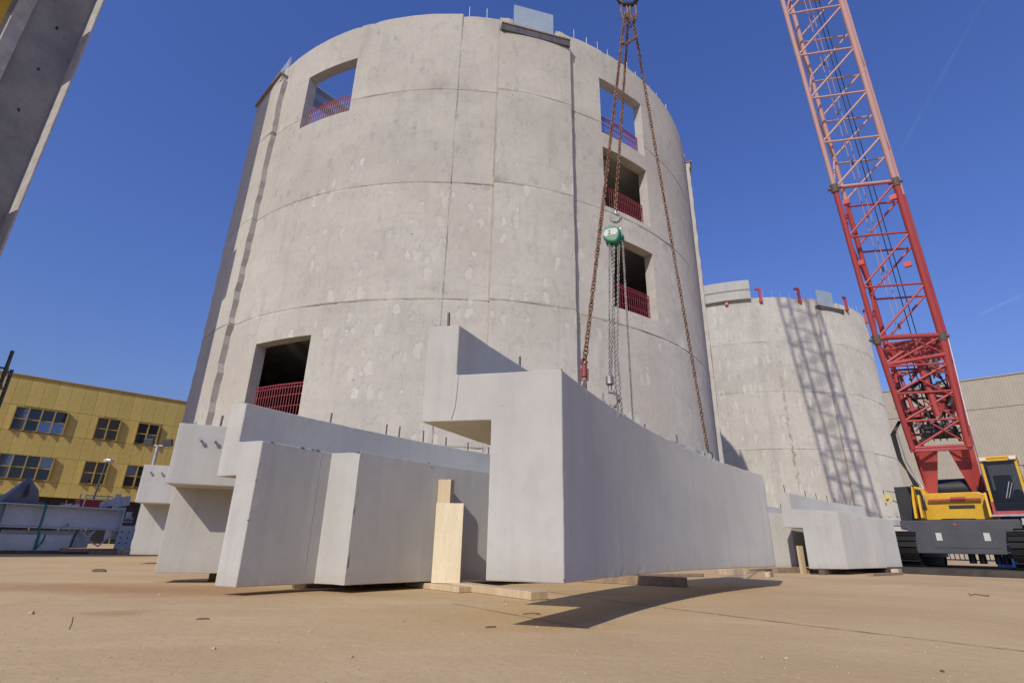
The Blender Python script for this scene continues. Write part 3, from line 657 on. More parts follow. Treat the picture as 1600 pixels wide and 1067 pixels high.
# C and E: seen from their overhanging side, straight ends
def block_panel(label, p0, ang, L, z0, over, h_low, h_all, dpos, bolts):
    root = thing('facade_panel', label, 'concrete panel', (p0[0], p0[1], z0), ang, GP)
    T = .5
    mb = MB().prism([(0, 0), (T, 0), (T, h_all), (-over, h_all), (-over, h_low), (0, h_low)], (0, 0, 0), (0, 1, 0), (0, 0, 1), (1, 0, 0), L)
    part('body', mb, MT['cast'], root, bevel=.007)
    for x in dpos: strut('dowel', (x, -over * .4, h_all - .03), (x + .004, -over * .4, h_all + .17), .012, MT['rebar'], root)
    for x, z in bolts:
        b = part('bolt', MB().cyl((x, -over + .01, z), (x, -over - .06, z), .013, 10).cyl((x, -over - .045, z), (x, -over - .062, z), .022, 6), MT['galv'], root)
    return root
Cc = block_panel('panel with two bolts near its top next to the stepped panel', (-3.80, 6.335), RAD(19), 1.0, .10, .44, .90, 1.55, (.36,), ((.24, 1.38), (.38, 1.38)))
Ee = block_panel('smallest looking overhanging panel nearest the grey steel beams', (-6.98, 10.75), RAD(17), 1.3, .16, .45, .90, 1.58, (), ((.13, 1.45), (.31, 1.45)))
# G and F at the right
pG = arc((7.80, 13.30), 46, 24, 4.15, 16)
Gg = panel('panel with a thick grooved end standing in front of the far silo', pG, RAD(17), SEC(1.10, 1.62, 1.34, 1.26, 1.63, .86), .12, (0, 1, 4, 7, 9, 11, 13), None)
tg = sweep_panel(pG, RAD(17), [(-.42, .002), (-.42, 1.235), (.02, 1.235), (.02, .002)], .12)
pgo = Vector((-.03 * .7, -.03 * .7, 0)); tg.v = [(x + pgo.x, y + pgo.y, z) for x, y, z in tg.v]; localise(Gg, [tg]); part('thickening', tg, MT['cast'], Gg, bevel=.007)
pF = arc((7.02, 14.05), 47, 30, 4.0, 12)
Ff = panel('panel squeezed between the hanging panel and the grooved panel', pF, RAD(12), SEC(.95, 1.5, 1.1, 1.24, 1.46, .86), .12, (2, 5), None)
for z in (1.08, 1.16, 1.22):
    q = Vector((pF[0][0] - pF[0][0], 0, z)); part('bolt', MB().cyl((.01, .08, z - .1), (.05, .07, z - .1), .012, 8), MT['rebar'], Ff)

# ------------------------------------------------------------------ timbers and boards
def plank(name, label, p, q, w_, h_, z0, mt, group=None, roll=0.0, bevel=.006, cat='timber', endmat=None):
    p, q = Vector((*p, 0)), Vector((*q, 0)); d = q - p; L = d.length
    mb = MB().box((L / 2, 0, h_ / 2), (L, w_, h_), Matrix.Rotation(roll, 3, 'X'))
    o = single(name, mb, mt, label, cat, (p.x, p.y, z0), atan2(d.y, d.x), group, bevel)
    return o
TG = 'support timbers'
plank('timber', 'flat pale bearer directly under the upright plywood board', (-.40, 6.02), (-1.52, 7.25), .21, .055, .002, MT['wood'], TG)
t2 = plank('timber', 'bearer with a dark sawn end nearest the camera', (.30, 5.38), (-.85, 6.85), .20, .07, .002, MT['wood'], TG)
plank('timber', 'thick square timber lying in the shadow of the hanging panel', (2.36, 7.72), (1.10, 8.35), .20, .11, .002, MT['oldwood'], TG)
plank('timber', 'thin long lath behind the thick square timber', (2.0, 9.9), (3.6, 10.8), .12, .05, .002, MT['oldwood'], TG)
plank('timber', 'tilted pale offcut showing under the far end of the hanging panel', (4.35, 11.8), (4.85, 12.0), .2, .11, .0, MT['wood'], TG)
plank('timber', 'short leaning pale wedge just beside the far panel ends', (5.0, 11.2), (5.25, 11.6), .09, .09, .0, MT['wood'], TG)
plank('timber', 'reddish timber lying under the grooved panel', (8.05, 12.9), (9.6, 14.2), .12, .05, .002, MT['oldwood'], TG)
plank('timber', 'pale block at the far foot of the grooved panel', (9.8, 14.7), (10.6, 15.6), .16, .11, .002, MT['wood'], TG)
plank('timber', 'bearer hidden below the squeezed panel', (6.25, 13.6), (7.4, 14.2), .14, .11, .002, MT['oldwood'], TG)
plank('timber', 'bearer below the two bolt panel next to the stepped panel', (-3.5, 6.95), (-2.8, 7.1), .12, .09, .002, MT['oldwood'], TG)
plank('timber', 'bearer below the panel nearest the steel beams', (-6.5, 11.0), (-5.8, 11.1), .12, .14, .002, MT['oldwood'], TG)
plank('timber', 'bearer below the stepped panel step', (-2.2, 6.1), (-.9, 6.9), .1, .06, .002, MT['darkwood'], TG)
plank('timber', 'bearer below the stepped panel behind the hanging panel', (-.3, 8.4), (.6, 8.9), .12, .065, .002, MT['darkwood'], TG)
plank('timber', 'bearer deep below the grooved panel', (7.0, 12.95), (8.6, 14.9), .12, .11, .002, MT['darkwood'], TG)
bd = MB().box((0, 0, .415), (.315, .022, .83)); single('plywood_board', bd, MT['ply'], 'pale knotty plywood board standing upright against the stepped panel', 'board', (-.66, 6.37, .062), RAD(-6), bevel=.002)
bd = MB().box((0, 0, .55), (.165, .09, 1.10)); single('wood_stud', bd, MT['wood'], 'pale square stud rising behind the upright plywood board', 'timber', (-.73, 6.48, .06), RAD(-22), bevel=.004)
bd = MB().box((0, 0, .3), (.16, .05, .6)); single('plywood_board', bd, MT['wood'], 'narrow plank standing in the dark gap beside the grooved panel', 'board', (6.78, 13.32, 0.0), RAD(25), bevel=.003)

# ------------------------------------------------------------------ chains
def link_mesh(mb, c, d, side, L, Wd, r, nb=5):
    """one chain link: an oblong ring of round bar, long axis d, flat in the plane (d, side)"""
    c, d, s_ = Vector(c), d, side; nrm = d.cross(s_); pts = []; R_ = Wd / 2 - r; hl = L / 2 - r - R_
    for k in range(12):
        a = 2 * pi * k / 12; x = cos(a) * R_; y = sin(a) * R_ + (hl if sin(a) > .01 else -hl if sin(a) < -.01 else 0)
        if abs(sin(a)) < .02: y = 0
        pts.append((x, y, a))
    vs = []
    for (x, y, a) in pts:
        o = c + s_ * x + d * y; od = (s_ * cos(a) + d * sin(a) * (1 if abs(sin(a)) > .02 else 0)).normalized()
        for j in range(nb):
            bta = 2 * pi * j / nb; vs.append(o + od * cos(bta) * r + nrm * sin(bta) * r)
    mb.add(vs, [(k * nb + j, ((k + 1) % 12) * nb + j, ((k + 1) % 12) * nb + (j + 1) % nb, k * nb + (j + 1) % nb) for k in range(12) for j in range(nb)], smooth=True)
def chain(mb, pts, bar, seed=0, wob=.0, phase=0):
    rn = random.Random(seed); pitch = bar * 3.0; P = [Vector(q) for q in pts]
    seg = [(P[i + 1] - P[i]).length for i in range(len(P) - 1)]; tot = sum(seg); n = int(tot / pitch)
    for k in range(n):
        s_ = (k + .5) * tot / n; i = 0
        while i < len(seg) - 1 and s_ > seg[i]: s_ -= seg[i]; i += 1
        d = (P[i + 1] - P[i]).normalized(); c = P[i] + d * s_
        up = Vector((0, 1, .1)) if abs(d.y) < .9 else Vector((1, 0, 0)); x = d.cross(up).normalized(); y = x.cross(d)
        a = RAD(45) + (pi / 2 if (k + phase) % 2 else 0) + rn.uniform(-.3, .3)
        link_mesh(mb, c + x * rn.uniform(-wob, wob), d, x * cos(a) + y * sin(a), bar * 5.0, bar * 3.5, bar / 2)
def sag(a, b, s_, n=10):
    a, b = Vector(a), Vector(b); return [a.lerp(b, k / n) - Vector((0, 0, s_ * 4 * (k / n) * (1 - k / n))) for k in range(n + 1)]
HK = Vector((1.53, 5.39, 7.1 + EYE))
LF, RT_ = Vector((.55, 3.86, 1.18 + EYE)), Vector((2.53, 6.90, 1.13 + EYE)); UH = Vector((1.165, 5.293, 3.51 + EYE)); HO = Vector((1.125, 5.285, 3.30 + EYE)); LH = Vector((.993, 5.206, 1.45 + EYE))
def link_thing(label, mts, build, cat='chain', group='rusty sling chains', loc=None):
    r_ = thing('lifting_chain', label, cat, loc or HK, 0, group); return r_
# left leg with its doubled, shortened upper run
topL = HK + Vector((-.07, -.02, -.22)); knot = Vector((1.405, 5.18, 6.14 + EYE))
rt = thing('lifting_chain', 'rusty chain leg that ends in a red hook at the near edge', 'chain', LF, 0, 'rusty sling chains')
mb = MB(); chain(mb, sag(topL, LF + Vector((0, 0, .12)), .012), .0135, 1); localise(rt, [mb]); part('links', mb, MT['rust'], rt, norm=False)
mb = MB(); chain(mb, [HK + Vector((.05, 0, -.25)), HK + Vector((.075, -.02, -.6)), Vector((1.50, 5.27, 6.33 + EYE)), knot + Vector((.02, 0, .03)), knot + Vector((-.05, -.03, -.02)), knot + Vector((-.06, .03, .05)), Vector((1.445, 5.24, 6.8 + EYE)), topL + Vector((0, .03, 0))], .0135, 2)
localise(rt, [mb]); part('shortening_loop', mb, MT['rust'], rt, norm=False)
def clevis_hook(mb, p, d, s, r):
    """eye, shank and a curled hook hanging along d"""
    p = Vector(p); d = Vector(d).normalized(); x = d.cross(Vector((0, 1, 0))).normalized()
    mb.tube([p + x * r * 2 * cos(a) * .6 + d * (r * 2 * sin(a) * .6) for a in [2 * pi * k / 10 for k in range(11)]], r * .55, 6)
    c = p + d * s * .62; mb.cyl(p + d * r, p + d * s * .36, r * .9, 8)
    pts = [p + d * s * .3] + [c + (x * cos(a) + d * sin(a)) * s * .30 for a in [RAD(-100 + 30 * k) for k in range(10)]]
    mb.tube(pts, r * .85, 7); mb.bar(p + d * s * .32 - x * s * .25, p + d * s * .62 - x * s * .30, r * .6, r * .9)
hk = MB(); c0 = LF + Vector((0, 0, .13))
hk.tube([c0 + Vector((.020 * cos(a), .012 * cos(a), .030 * sin(a))) for a in [2 * pi * k / 10 for k in range(11)]], .0095, 7)
hk.cyl(c0 - Vector((0, 0, .025)), c0 - Vector((.004, 0, .115)), .020, 8, .024); hk.bar(c0 - Vector((-.022, 0, .05)), c0 - Vector((-.018, 0, .145)), .012, .02); hk.bar(c0 - Vector((.026, 0, .05)), c0 - Vector((.026, 0, .145)), .012, .02); localise(rt, [hk]); part('hook', hk, MT['hookred'], rt, norm=False)
lg = MB(); lg.tube([LF + Vector((0, .03 * cos(a), -.06 + .05 * sin(a))) for a in [2 * pi * k / 10 for k in range(11)]], .012, 6); localise(rt, [lg]); part('lifting_eye', lg, MT['rebar'], rt)
rt = thing('lifting_chain', 'rusty chain leg slanting down alone to the far end', 'chain', RT_, 0, 'rusty sling chains')
mb = MB(); chain(mb, sag(HK + Vector((.06, .02, -.22)), RT_ + Vector((0, 0, .1)), .02), .0135, 3); localise(rt, [mb]); part('links', mb, MT['rust'], rt, norm=False)
mb = MB(); clevis_hook(mb, RT_ + Vector((0, 0, .10)), (.15, .2, -1), .17, .014); localise(rt, [mb]); part('hook', mb, MT['rebar'], rt, norm=False)
rt = thing('lifting_chain', 'rusty chain leg that carries the green hoist', 'chain', UH, 0, 'rusty sling chains')
mb = MB(); chain(mb, sag(HK + Vector((-.01, .03, -.22)), UH + Vector((0, 0, .16)), .006), .0135, 5); localise(rt, [mb]); part('links', mb, MT['rust'], rt, norm=False)
mb = MB(); clevis_hook(mb, UH + Vector((0, 0, .17)), (0, 0, -1), .19, .017); localise(rt, [mb]); part('hook', mb, MT['zinc'], rt, norm=False)
# master hook of the crane
rt = thing('crane_hook', 'dark crane hook with a ring gathering all the chains', 'hook', HK, 0)
mb = MB(); 
for sx in (-.06, .06): mb.tube([Vector((sx + .045 * cos(a), 0, -.08 + .17 * sin(a))) for a in [2 * pi * k / 12 for k in range(13)]], .014, 7)
part('ring', mb, MT['rust'], rt, norm=False)
mb = MB(); mb.tube([Vector((0, 0, .62)), Vector((0, 0, .40))] + [Vector((.13 * cos(a), 0, .18 + .13 * sin(a))) for a in [RAD(100 - 27 * k) for k in range(11)]], .035, 8); part('hook', mb, MT['black'], rt, norm=False)
mb = MB(); mb.box((0, 0, .87), (.30, .16, .5)); mb.cyl((-.0, -.12, .92), (0, .12, .92), .2, 16); part('block', mb, MT['black'], rt, bevel=.02)
mb = MB()
for k, (x, y, z) in enumerate(((-.05, -.04, -.24), (.05, -.04, -.26), (0, .03, -.3), (.07, 0, -.2))):
    mb.tube([Vector((x + .03 * cos(a), y, z + .055 * sin(a))) for a in [2 * pi * q / 10 for q in range(11)]], .012, 6)
part('connector', mb, MT['rust'], rt, norm=False)
# hoist
ht = thing('chain_hoist', 'green hand chain hoist marked 2 on the middle chain', 'hoist', HO, RAD(8))
def lens_poly(w_, h_, n=22):
    return [(w_ * abs(cos(a)) ** .8 * (1 if cos(a) > 0 else -1), h_ * sin(a) + .012 * cos(3 * a)) for a in [2 * pi * k / n for k in range(n)]]
hx, hy_ = Vector((1, 0, 0)), Vector((0, 1, 0))
rotb = Matrix.Rotation(RAD(-34), 3, 'Z')
hx, hy_ = rotb @ hx, rotb @ hy_
part('housing', MB().prism(lens_poly(.098, .108), -hy_ * .09, hx, (0, 0, 1), hy_, .07), MT['greenhoist'], ht, bevel=.02)
cov = [(-.105, .02), (-.07, .09), (.02, .115), (.09, .085), (.115, 0), (.085, -.08), (.0, -.145), (-.075, -.085)]
part('front_cover', MB().prism(cov, -hy_ * .018, hx, (0, 0, 1), hy_, .012), MT['greenhoist'], ht, bevel=.004)
part('chain_wheel', MB().cyl(hy_ * .0, hy_ * .035, .088, 18), MT['black'], ht)
part('wheel_cover', MB().prism(lens_poly(.105, .11), hy_ * .04, hx, (0, 0, 1), hy_, .06), MT['greenhoist'], ht, bevel=.015)
part('label_plate', MB().prism([(-.080, -.035), (.055, -.035), (.078, .0), (.06, .045), (-.065, .048), (-.088, .005)], -hy_ * .0925 + Vector((0, 0, .012)), hx, (0, 0, 1), hy_, .002), MT['label'], ht)
fc = bpy.data.curves.new('numeral', 'FONT'); fc.body = '2'; fc.size = .075; fc.align_x = 'CENTER'; fc.align_y = 'CENTER'; fc.extrude = .0008
fc.materials.append(MT['ink']); fo = bpy.data.objects.new('numeral', fc); COL.objects.link(fo); bpy.context.view_layer.update()
fme = bpy.data.meshes.new_from_object(fo); bpy.data.objects.remove(fo); fo = bpy.data.objects.new('numeral', fme); COL.objects.link(fo); fo.parent = ht
fo.matrix_local = Matrix.Translation(-hy_ * .0945 + Vector((0, 0, .014)) - hx * .022) @ Matrix((hx, Vector((0, 0, 1)), -hy_)).transposed().to_4x4()
mb = MB()
for (x, z) in ((-.075, -.085), (.0, -.13), (.085, -.075), (.09, .08), (-.07, .085)): mb.cyl(hx * x - hy_ * .022 + Vector((0, 0, z)), hx * x - hy_ * .01 + Vector((0, 0, z)), .008, 8)
part('cover_bolts', mb, MT['galv'], ht)
def hchain(name, pts, bar, seed, parent=ht, mt='zinc'):
    mb = MB(); chain(mb, pts, bar, seed, .001); o = Vector(parent.location); R_ = Matrix.Rotation(-parent.rotation_euler.z, 3, 'Z')
    mb.v = [tuple(R_ @ (Vector(v_) - o)) for v_ in mb.v]; return part(name, mb, MT[mt], parent, norm=False)
hchain('load_chain', [HO + Vector((-.055, -.03, -.11)), LH + Vector((.0, 0, .16))], .0088, 11)
hchain('load_chain', [HO + Vector((-.005, -.03, -.12)), LH + Vector((.02, 0, .16))], .0088, 12)
hchain('load_chain', [HO + Vector((-.02, -.02, -.12)), LH + Vector((.055, -.02, .1)), LH + Vector((.075, -.03, -.35))], .0088, 13)
hchain('load_chain', [HO + Vector((.045, -.05, -.11)), LH + Vector((.085, -.03, .4)), LH + Vector((.105, -.03, -.4))], .0088, 14)
hchain('hand_chain', [Vector((1.215, 5.24, 3.22 + EYE)), Vector((1.205, 5.22, .8 + EYE))], .0064, 15)
hchain('hand_chain', [Vector((1.235, 5.30, 3.22 + EYE)), Vector((1.212, 5.25, .8 + EYE))], .0064, 16)
mb = MB(); clevis_hook(mb, LH + Vector((0, 0, .10)), (.02, 0, -1), .27, .02); mb.cyl(LH + Vector((.0, 0, .17)), LH + Vector((0, 0, .09)), .04, 10)
o = Vector(ht.location); R_ = Matrix.Rotation(-ht.rotation_euler.z, 3, 'Z'); mb.v = [tuple(R_ @ (Vector(v_) - o)) for v_ in mb.v]; part('load_hook', mb, MT['zinc'], ht, norm=False)
mb = MB(); chain(mb, [LH + Vector((0, 0, -.12)), Vector((.95, 5.1, zA + 1.25))], .009, 18); rt = single('sling_loop', mb, MT['rust'], 'short rusty sling under the hoist hook behind the panel edge', 'chain', (0, 0, 0))

# ------------------------------------------------------------------ crawler crane
CE, CA = Vector((.72, -.69, 0)).normalized(), Vector((.69, .72, 0)).normalized()
CR = Vector((14.019, 17.43, 0)) - CE * .1
CZ = .15
crane = thing('crawler_crane', 'red and yellow lattice boom crawler crane with a glazed cab', 'crane', (CR.x, CR.y, CZ), atan2(CE.y, CE.x))
single('shade_slab', MB().box((0, 0, CZ / 2), (6.2, 8.6, CZ - .004)), MT['slabshade'], 'dark slab added under the crawler tracks for the line of shade there', 'steel plate', (CR.x + CE.x * .2, CR.y + CE.y * .2, .0), atan2(CE.y, CE.x), bevel=.01)  # added slab: lifts the crane, its dark colour stands for the shaded hollow
def cbox(name, x0, x1, y0, y1, z0, z1, mt, bevel=.015, parent=None):
    return part(name, MB().box(((x0 + x1) / 2, (y0 + y1) / 2, (z0 + z1) / 2), (x1 - x0, y1 - y0, z1 - z0)), MT[mt], parent or crane, bevel)
UX = .2
for sx in (-1, 1):
    xc = UX + sx * 1.35; hw = .36; Lh = 2.75
    prof = []
    for k in range(9): a = RAD(-90 - 180 * k / 8); prof.append((-Lh + .46 + .46 * cos(a), .47 + .46 * sin(a)))
    for k in range(9): a = RAD(90 - 180 * k / 8); prof.append((Lh - .46 + .46 * cos(a), .47 + .46 * sin(a)))
    tr = part('track', MB().prism([(y * .97, .03 + (z - .03) * .97) for y, z in prof], (xc - hw + .05, 0, .0), (0, 1, 0), (0, 0, 1), (1, 0, 0), 2 * hw - .1), MT['track'], crane)
    me = MB().box((0, 0, 0), (2 * hw, .135, .05)).mesh('shoe', MT['track']); fixn(me)
    per = []; 
    for i in range(len(prof)):
        a, b = Vector(prof[i]), Vector(prof[(i + 1) % len(prof)]); per.append((a, b, (b - a).length))
    tot = sum(q[2] for q in per); ns = 72
    for k in range(ns):
        s_ = k * tot / ns
        for a, b, l_ in per:
            if s_ <= l_: break
            s_ -= l_
        d = (b - a).normalized(); c = a + d * s_; so_ = bpy.data.objects.new('shoe', me); COL.objects.link(so_); so_.parent = tr
        so_.location = (xc, c.x, c.y); so_.rotation_euler = (atan2(d.y, d.x), 0, 0)
    part('track_frame', MB().box((xc - sx * .42, 0, .52), (.12, 4.4, .5)), MT['black'], crane)
# car body, front weight with two pale plates, cross beam
cbox('car_body', UX - 1.0, UX + 1.0, -1.6, 1.8, .42, 1.18, 'black')
cw = part('front_weight', MB().prism([(-1.09, .36), (1.09, .36), (1.16, 1.0), (1.34, 1.0), (1.34, 1.24), (-1.30, 1.24), (-1.30, 1.0), (-1.16, 1.0)], (UX - .02, -2.38, 0), (1, 0, 0), (0, 0, 1), (0, 1, 0), .6), MT['anthr'], crane, .015)
for x in (-.42, .62): part('tread_plate', MB().box((UX + x - .05, -2.39, .80), (.13, .012, .2)), MT['label'], cw)
part('hatch', MB().box((UX + .08, -2.386, .72), (1.45, .012, .42)), MT['anthr'], cw, .006)
part('reflector', MB().cyl((UX - .05, -2.395, 1.12), (UX - .05, -2.37, 1.12), .035, 10), MT['redplastic'], cw)
part('step_plate', MB().box((UX - 1.62, -2.2, 1.12), (.62, .5, .05)).box((UX - 1.62, -2.42, 1.2), (.6, .03, .12)), MT['galv'], cw)
part('step_plate', MB().box((UX + 1.66, -2.2, 1.12), (.62, .5, .05)).box((UX + 1.66, -2.42, 1.2), (.6, .03, .12)), MT['galv'], cw)
for x in (-.1, .12, .45, .62): part('underbolt', MB().cyl((UX + x + .2, -1.9, .4), (UX + x + .2, -1.9, .12), .085, 10), MT['black'], cw)
part('slew_ring', MB().cyl((.1, 0, 1.16), (.1, 0, 1.36), .75, 28), MT['black'], crane)
# upper works
X0 = .1
up_ = part('upper_frame', MB().prism([(-.93, 1.33), (.93, 1.33), (.93, 1.52), (.80, 1.62), (.80, 2.02), (.62, 2.12), (-.62, 2.12), (-.72, 2.30), (-.93, 2.36)], (X0, -.62, 0), (1, 0, 0), (0, 0, 1), (0, 1, 0), .9), MT['yellow'], crane, .02)
part('front_slot', MB().box((X0 + .16, -.63, 1.70), (.62, .03, .10)), MT['black'], up_, .02)
part('front_rail', MB().cyl((X0 - .62, -.72, 1.90), (X0 + .66, -.72, 1.90), .035, 10).cyl((X0 - .06, -.72, 1.93), (X0 + .3, -.72, 1.93), .05, 10), MT['red'], up_)
for sx in (-1, 1): part('lug_plate', MB().prism([(-.30, 1.36), (.30, 1.36), (.12, 2.05), (-.12, 2.05)], (X0 + sx * .80 - .03, -.95, 0), (0, 1, 0), (0, 0, 1), (1, 0, 0), .06), MT['yellow'], up_, .01)
part('side_cheek', MB().prism([(-1.05, 1.36), (.1, 1.36), (.1, 2.38), (-.35, 2.42), (-.8, 1.9)], (X0 - 1.02, 0, 0), (0, 1, 0), (0, 0, 1), (1, 0, 0), .07), MT['yellow'], up_, .01)
cbox('engine_house', X0 - 1.55, X0 - .96, .0, 4.2, 1.33, 2.42, 'black')
cbox('engine_house', X0 - .9, X0 + 1.55, 1.2, 4.2, 1.33, 2.30, 'black')
cbox('rear_weight', X0 - 1.5, X0 + 1.5, 4.2, 5.0, 1.2, 2.5, 'anthr')
part('winch', MB().cyl((X0 - .5, .9, 2.35), (X0 + .5, .9, 2.35), .33, 20).box((X0 - .56, .9, 2.2), (.06, .8, .9)).box((X0 + .56, .9, 2.2), (.06, .8, .9)), MT['black'], crane)
# pale round thing on a bracket beside the engine deck
rl = part('cable_reel', MB().cyl((X0 - 1.80, .1, 2.08), (X0 - 1.80, .15, 2.08), .155, 20).cyl((X0 - 1.80, .02, 2.08), (X0 - 1.80, .24, 2.08), .04, 10), MT['reel'], crane)
part('reel_bracket', MB().bar((X0 - 1.83, .2, 2.08), (X0 - 1.5, .2, 1.9), .03).bar((X0 - 1.83, .2, 2.32), (X0 - 1.5, .2, 2.25), .02).bar((X0 - 1.9, .2, 2.36), (X0 - 1.9, .2, 1.85), .02), MT['black'], crane)
# cab
cx0, cx1, cy0, cy1, cz0, cz1 = .98, 1.80, -1.0, .55, 1.38, 2.98
cab = part('cab', MB().box(((cx0 + cx1) / 2, (cy0 + cy1) / 2 + .03, cz0 + .20), (cx1 - cx0, cy1 - cy0 - .06, .36)), MT['anthr'], crane, .03)
for x in (cx0 + .03, cx1 - .03):
    post = MB(); post.bar((x, cy0 + .03, cz0 + .1), (x, cy0 + .03, cz1), .06); part('cab_post', post, MT['yellow'], cab); part('cab_post', MB().bar((x, cy1, cz0 + .2), (x, cy1, cz1), .07), MT['yellow'], cab)
part('cab_header', MB().bar((cx0, cy0 + .03, cz1 - .02), (cx1, cy0 + .03, cz1 - .02), .06), MT['yellow'], cab)
part('cab_roof', MB().box(((cx0 + cx1) / 2, (cy0 + cy1) / 2, cz1 + .05), (cx1 - cx0 + .04, cy1 - cy0 + .04, .07)), MT['yellow'], cab, .02)
part('cab_side', MB().box((cx1 - .01, .0, cz0 + .8), (.012, 1.45, 1.4)).box((cx0 + .01, .1, cz0 + .8), (.012, 1.3, 1.4)), MT['cabglass'], cab)
part('windscreen', MB().box(((cx0 + cx1) / 2, cy0 + .02, cz0 + .98), (cx1 - cx0 - .12, .014, 1.12)), MT['cabglass'], cab)
part('lower_screen', MB().box(((cx0 + cx1) / 2, cy0 + .0, cz0 + .28), (cx1 - cx0 - .10, .014, .26)), MT['cabglass'], cab)
part('cab_sill', MB().box(((cx0 + cx1) / 2, cy0 - .01, cz0 + .10), (cx1 - cx0 + .04, .06, .10)), MT['red'], cab)
part('cab_step', MB().box(((cx0 + cx1) / 2 + .05, cy0 - .12, cz0 + .02), (cx1 - cx0 + .2, .26, .05)), MT['galv'], cab)
part('cab_corner', MB().box((cx0 + .02, cy0 + .0, cz0 + .24), (.06, .09, .34)).box((cx1 - .02, cy0 + .0, cz0 + .24), (.06, .09, .34)), MT['red'], cab)
part('wiper', MB().bar((cx0 + .36, cy0 + .005, cz0 + .5), (cx0 + .52, cy0 + .005, cz0 + .95), .016).bar((cx0 + .42, cy0 + .005, cz0 + .5), (cx0 + .58, cy0 + .005, cz0 + .92), .012), MT['galv'], cab)
part('cab_lamp', MB().box((cx0 + .08, cy0 - .04, cz1 + .0), (.16, .09, .09)), MT['white'], cab, .01)
part('cab_lamp', MB().box((cx1 - .08, cy0 - .04, cz1 + .0), (.16, .09, .09)), MT['white'], cab, .01)
seat = part('cab_seat', MB().box(((cx0 + cx1) / 2 - .05, -.15, cz0 + .62), (.42, .42, .14)).box(((cx0 + cx1) / 2 - .05, .1, cz0 + .95), (.42, .12, .6)), MT['label'], cab, .04)  # seat made pale to stand in for reflections on the cab glass
part('cab_console', MB().box((cx0 + .2, -.5, cz0 + .55), (.16, .5, .3)).box((cx1 - .2, -.55, cz0 + .6), (.14, .4, .25)).bar((cx0 + .3, -.8, cz0 + .4), (cx0 + .38, -.5, cz0 + .85), .05), MT['anthr'], cab, .02)
part('cab_rear', MB().box(((cx0 + cx1) / 2, cy1 - .02, cz0 + .55), (cx1 - cx0 - .1, .03, .5)), MT['anthr'], cab)
part('cab_mirror', MB().bar((cx1, cy0 + .1, cz1 - .2), (cx1 + .25, cy0, cz1 - .25), .02).box((cx1 + .27, cy0 - .02, cz1 - .38), (.12, .05, .28)).bar((cx1 + .1, .2, cz1 - .1), (cx1 + .1, .2, cz0 + .3), .02).bar((cx1 + .25, .2, cz1 - .1), (cx1 + .25, .2, cz0 + .3), .02), MT['black'], cab)
# boom: stations measured along its axis
BD = Vector((0, -.2508, .968)).normalized(); BN = Vector((0, -.968, -.2508)).normalized(); BX = Vector((cos(RAD(16)), sin(RAD(16)), 0))       # axis, front normal, width
B0 = Vector((X0, 0, 1.354 + EYE - CZ)) - BD * (-7.0)
def bp(s_, u, v_):
    a = RAD(16 + 15 * max(0, min(1, (s_ + 5.1) / 3.6))); x = Vector((cos(a), sin(a), 0)); k = max(0, min(1, (s_ + 5.1) / 3.6))
    return B0 + BD * s_ + x * u + BN * (v_ - .45 - .5 * k)       # v_: towards the camera
def hwid(s_):
    return .72 + (.95 - .72) * max(0, min(1, (s_ + 5.2) / 3.6))
HD = .95
def hdep(s_): return .45 + (HD - .45) * max(0, min(1, (s_ + 5.2) / 3.6))
foot = part('boom_foot', MB(), MT['red'], crane)
fm = MB()
for sx in (-1, 1):
    for v_ in (.44,):
        fm.prism([(sx * .80, -5.10), (sx * .11, -5.10), (sx * .56, -7.05), (sx * .74, -7.15)], bp(0, 0, v_), BX, BD, -BN, .05)
    fm.prism([(-.46, -5.10), (.46, -5.10), (.14, -7.1), (-.14, -7.1)], bp(0, sx * .80, 0), BN, BD, BX * -sx, .05)
    fm.prism([(sx * .78, -5.10), (sx * .55, -5.10), (sx * .62, -7.0), (sx * .74, -7.1)], bp(0, 0, -.44), BX, BD, BN, .05)
me = fm.mesh('boom_foot', MT['red']); fixn(me); foot.data = me
part('cross_beam', MB().bar(bp(-5.12, -.8, .44), bp(-5.12, .8, .44), .13, .13), MT['red'], foot)
part('cheek_plate', MB().prism([(-.5, -6.6), (.62, -6.4), (.62, -4.1), (.30, -3.7), (-.1, -4.6)], bp(0, .83, 0) , -BN, BD, BX, .05), MT['pinkred'], foot)
part('foot_pin', MB().cyl(bp(-7.0, -.9, 0), bp(-7.0, .9, 0), .07, 12), MT['galv'], foot)
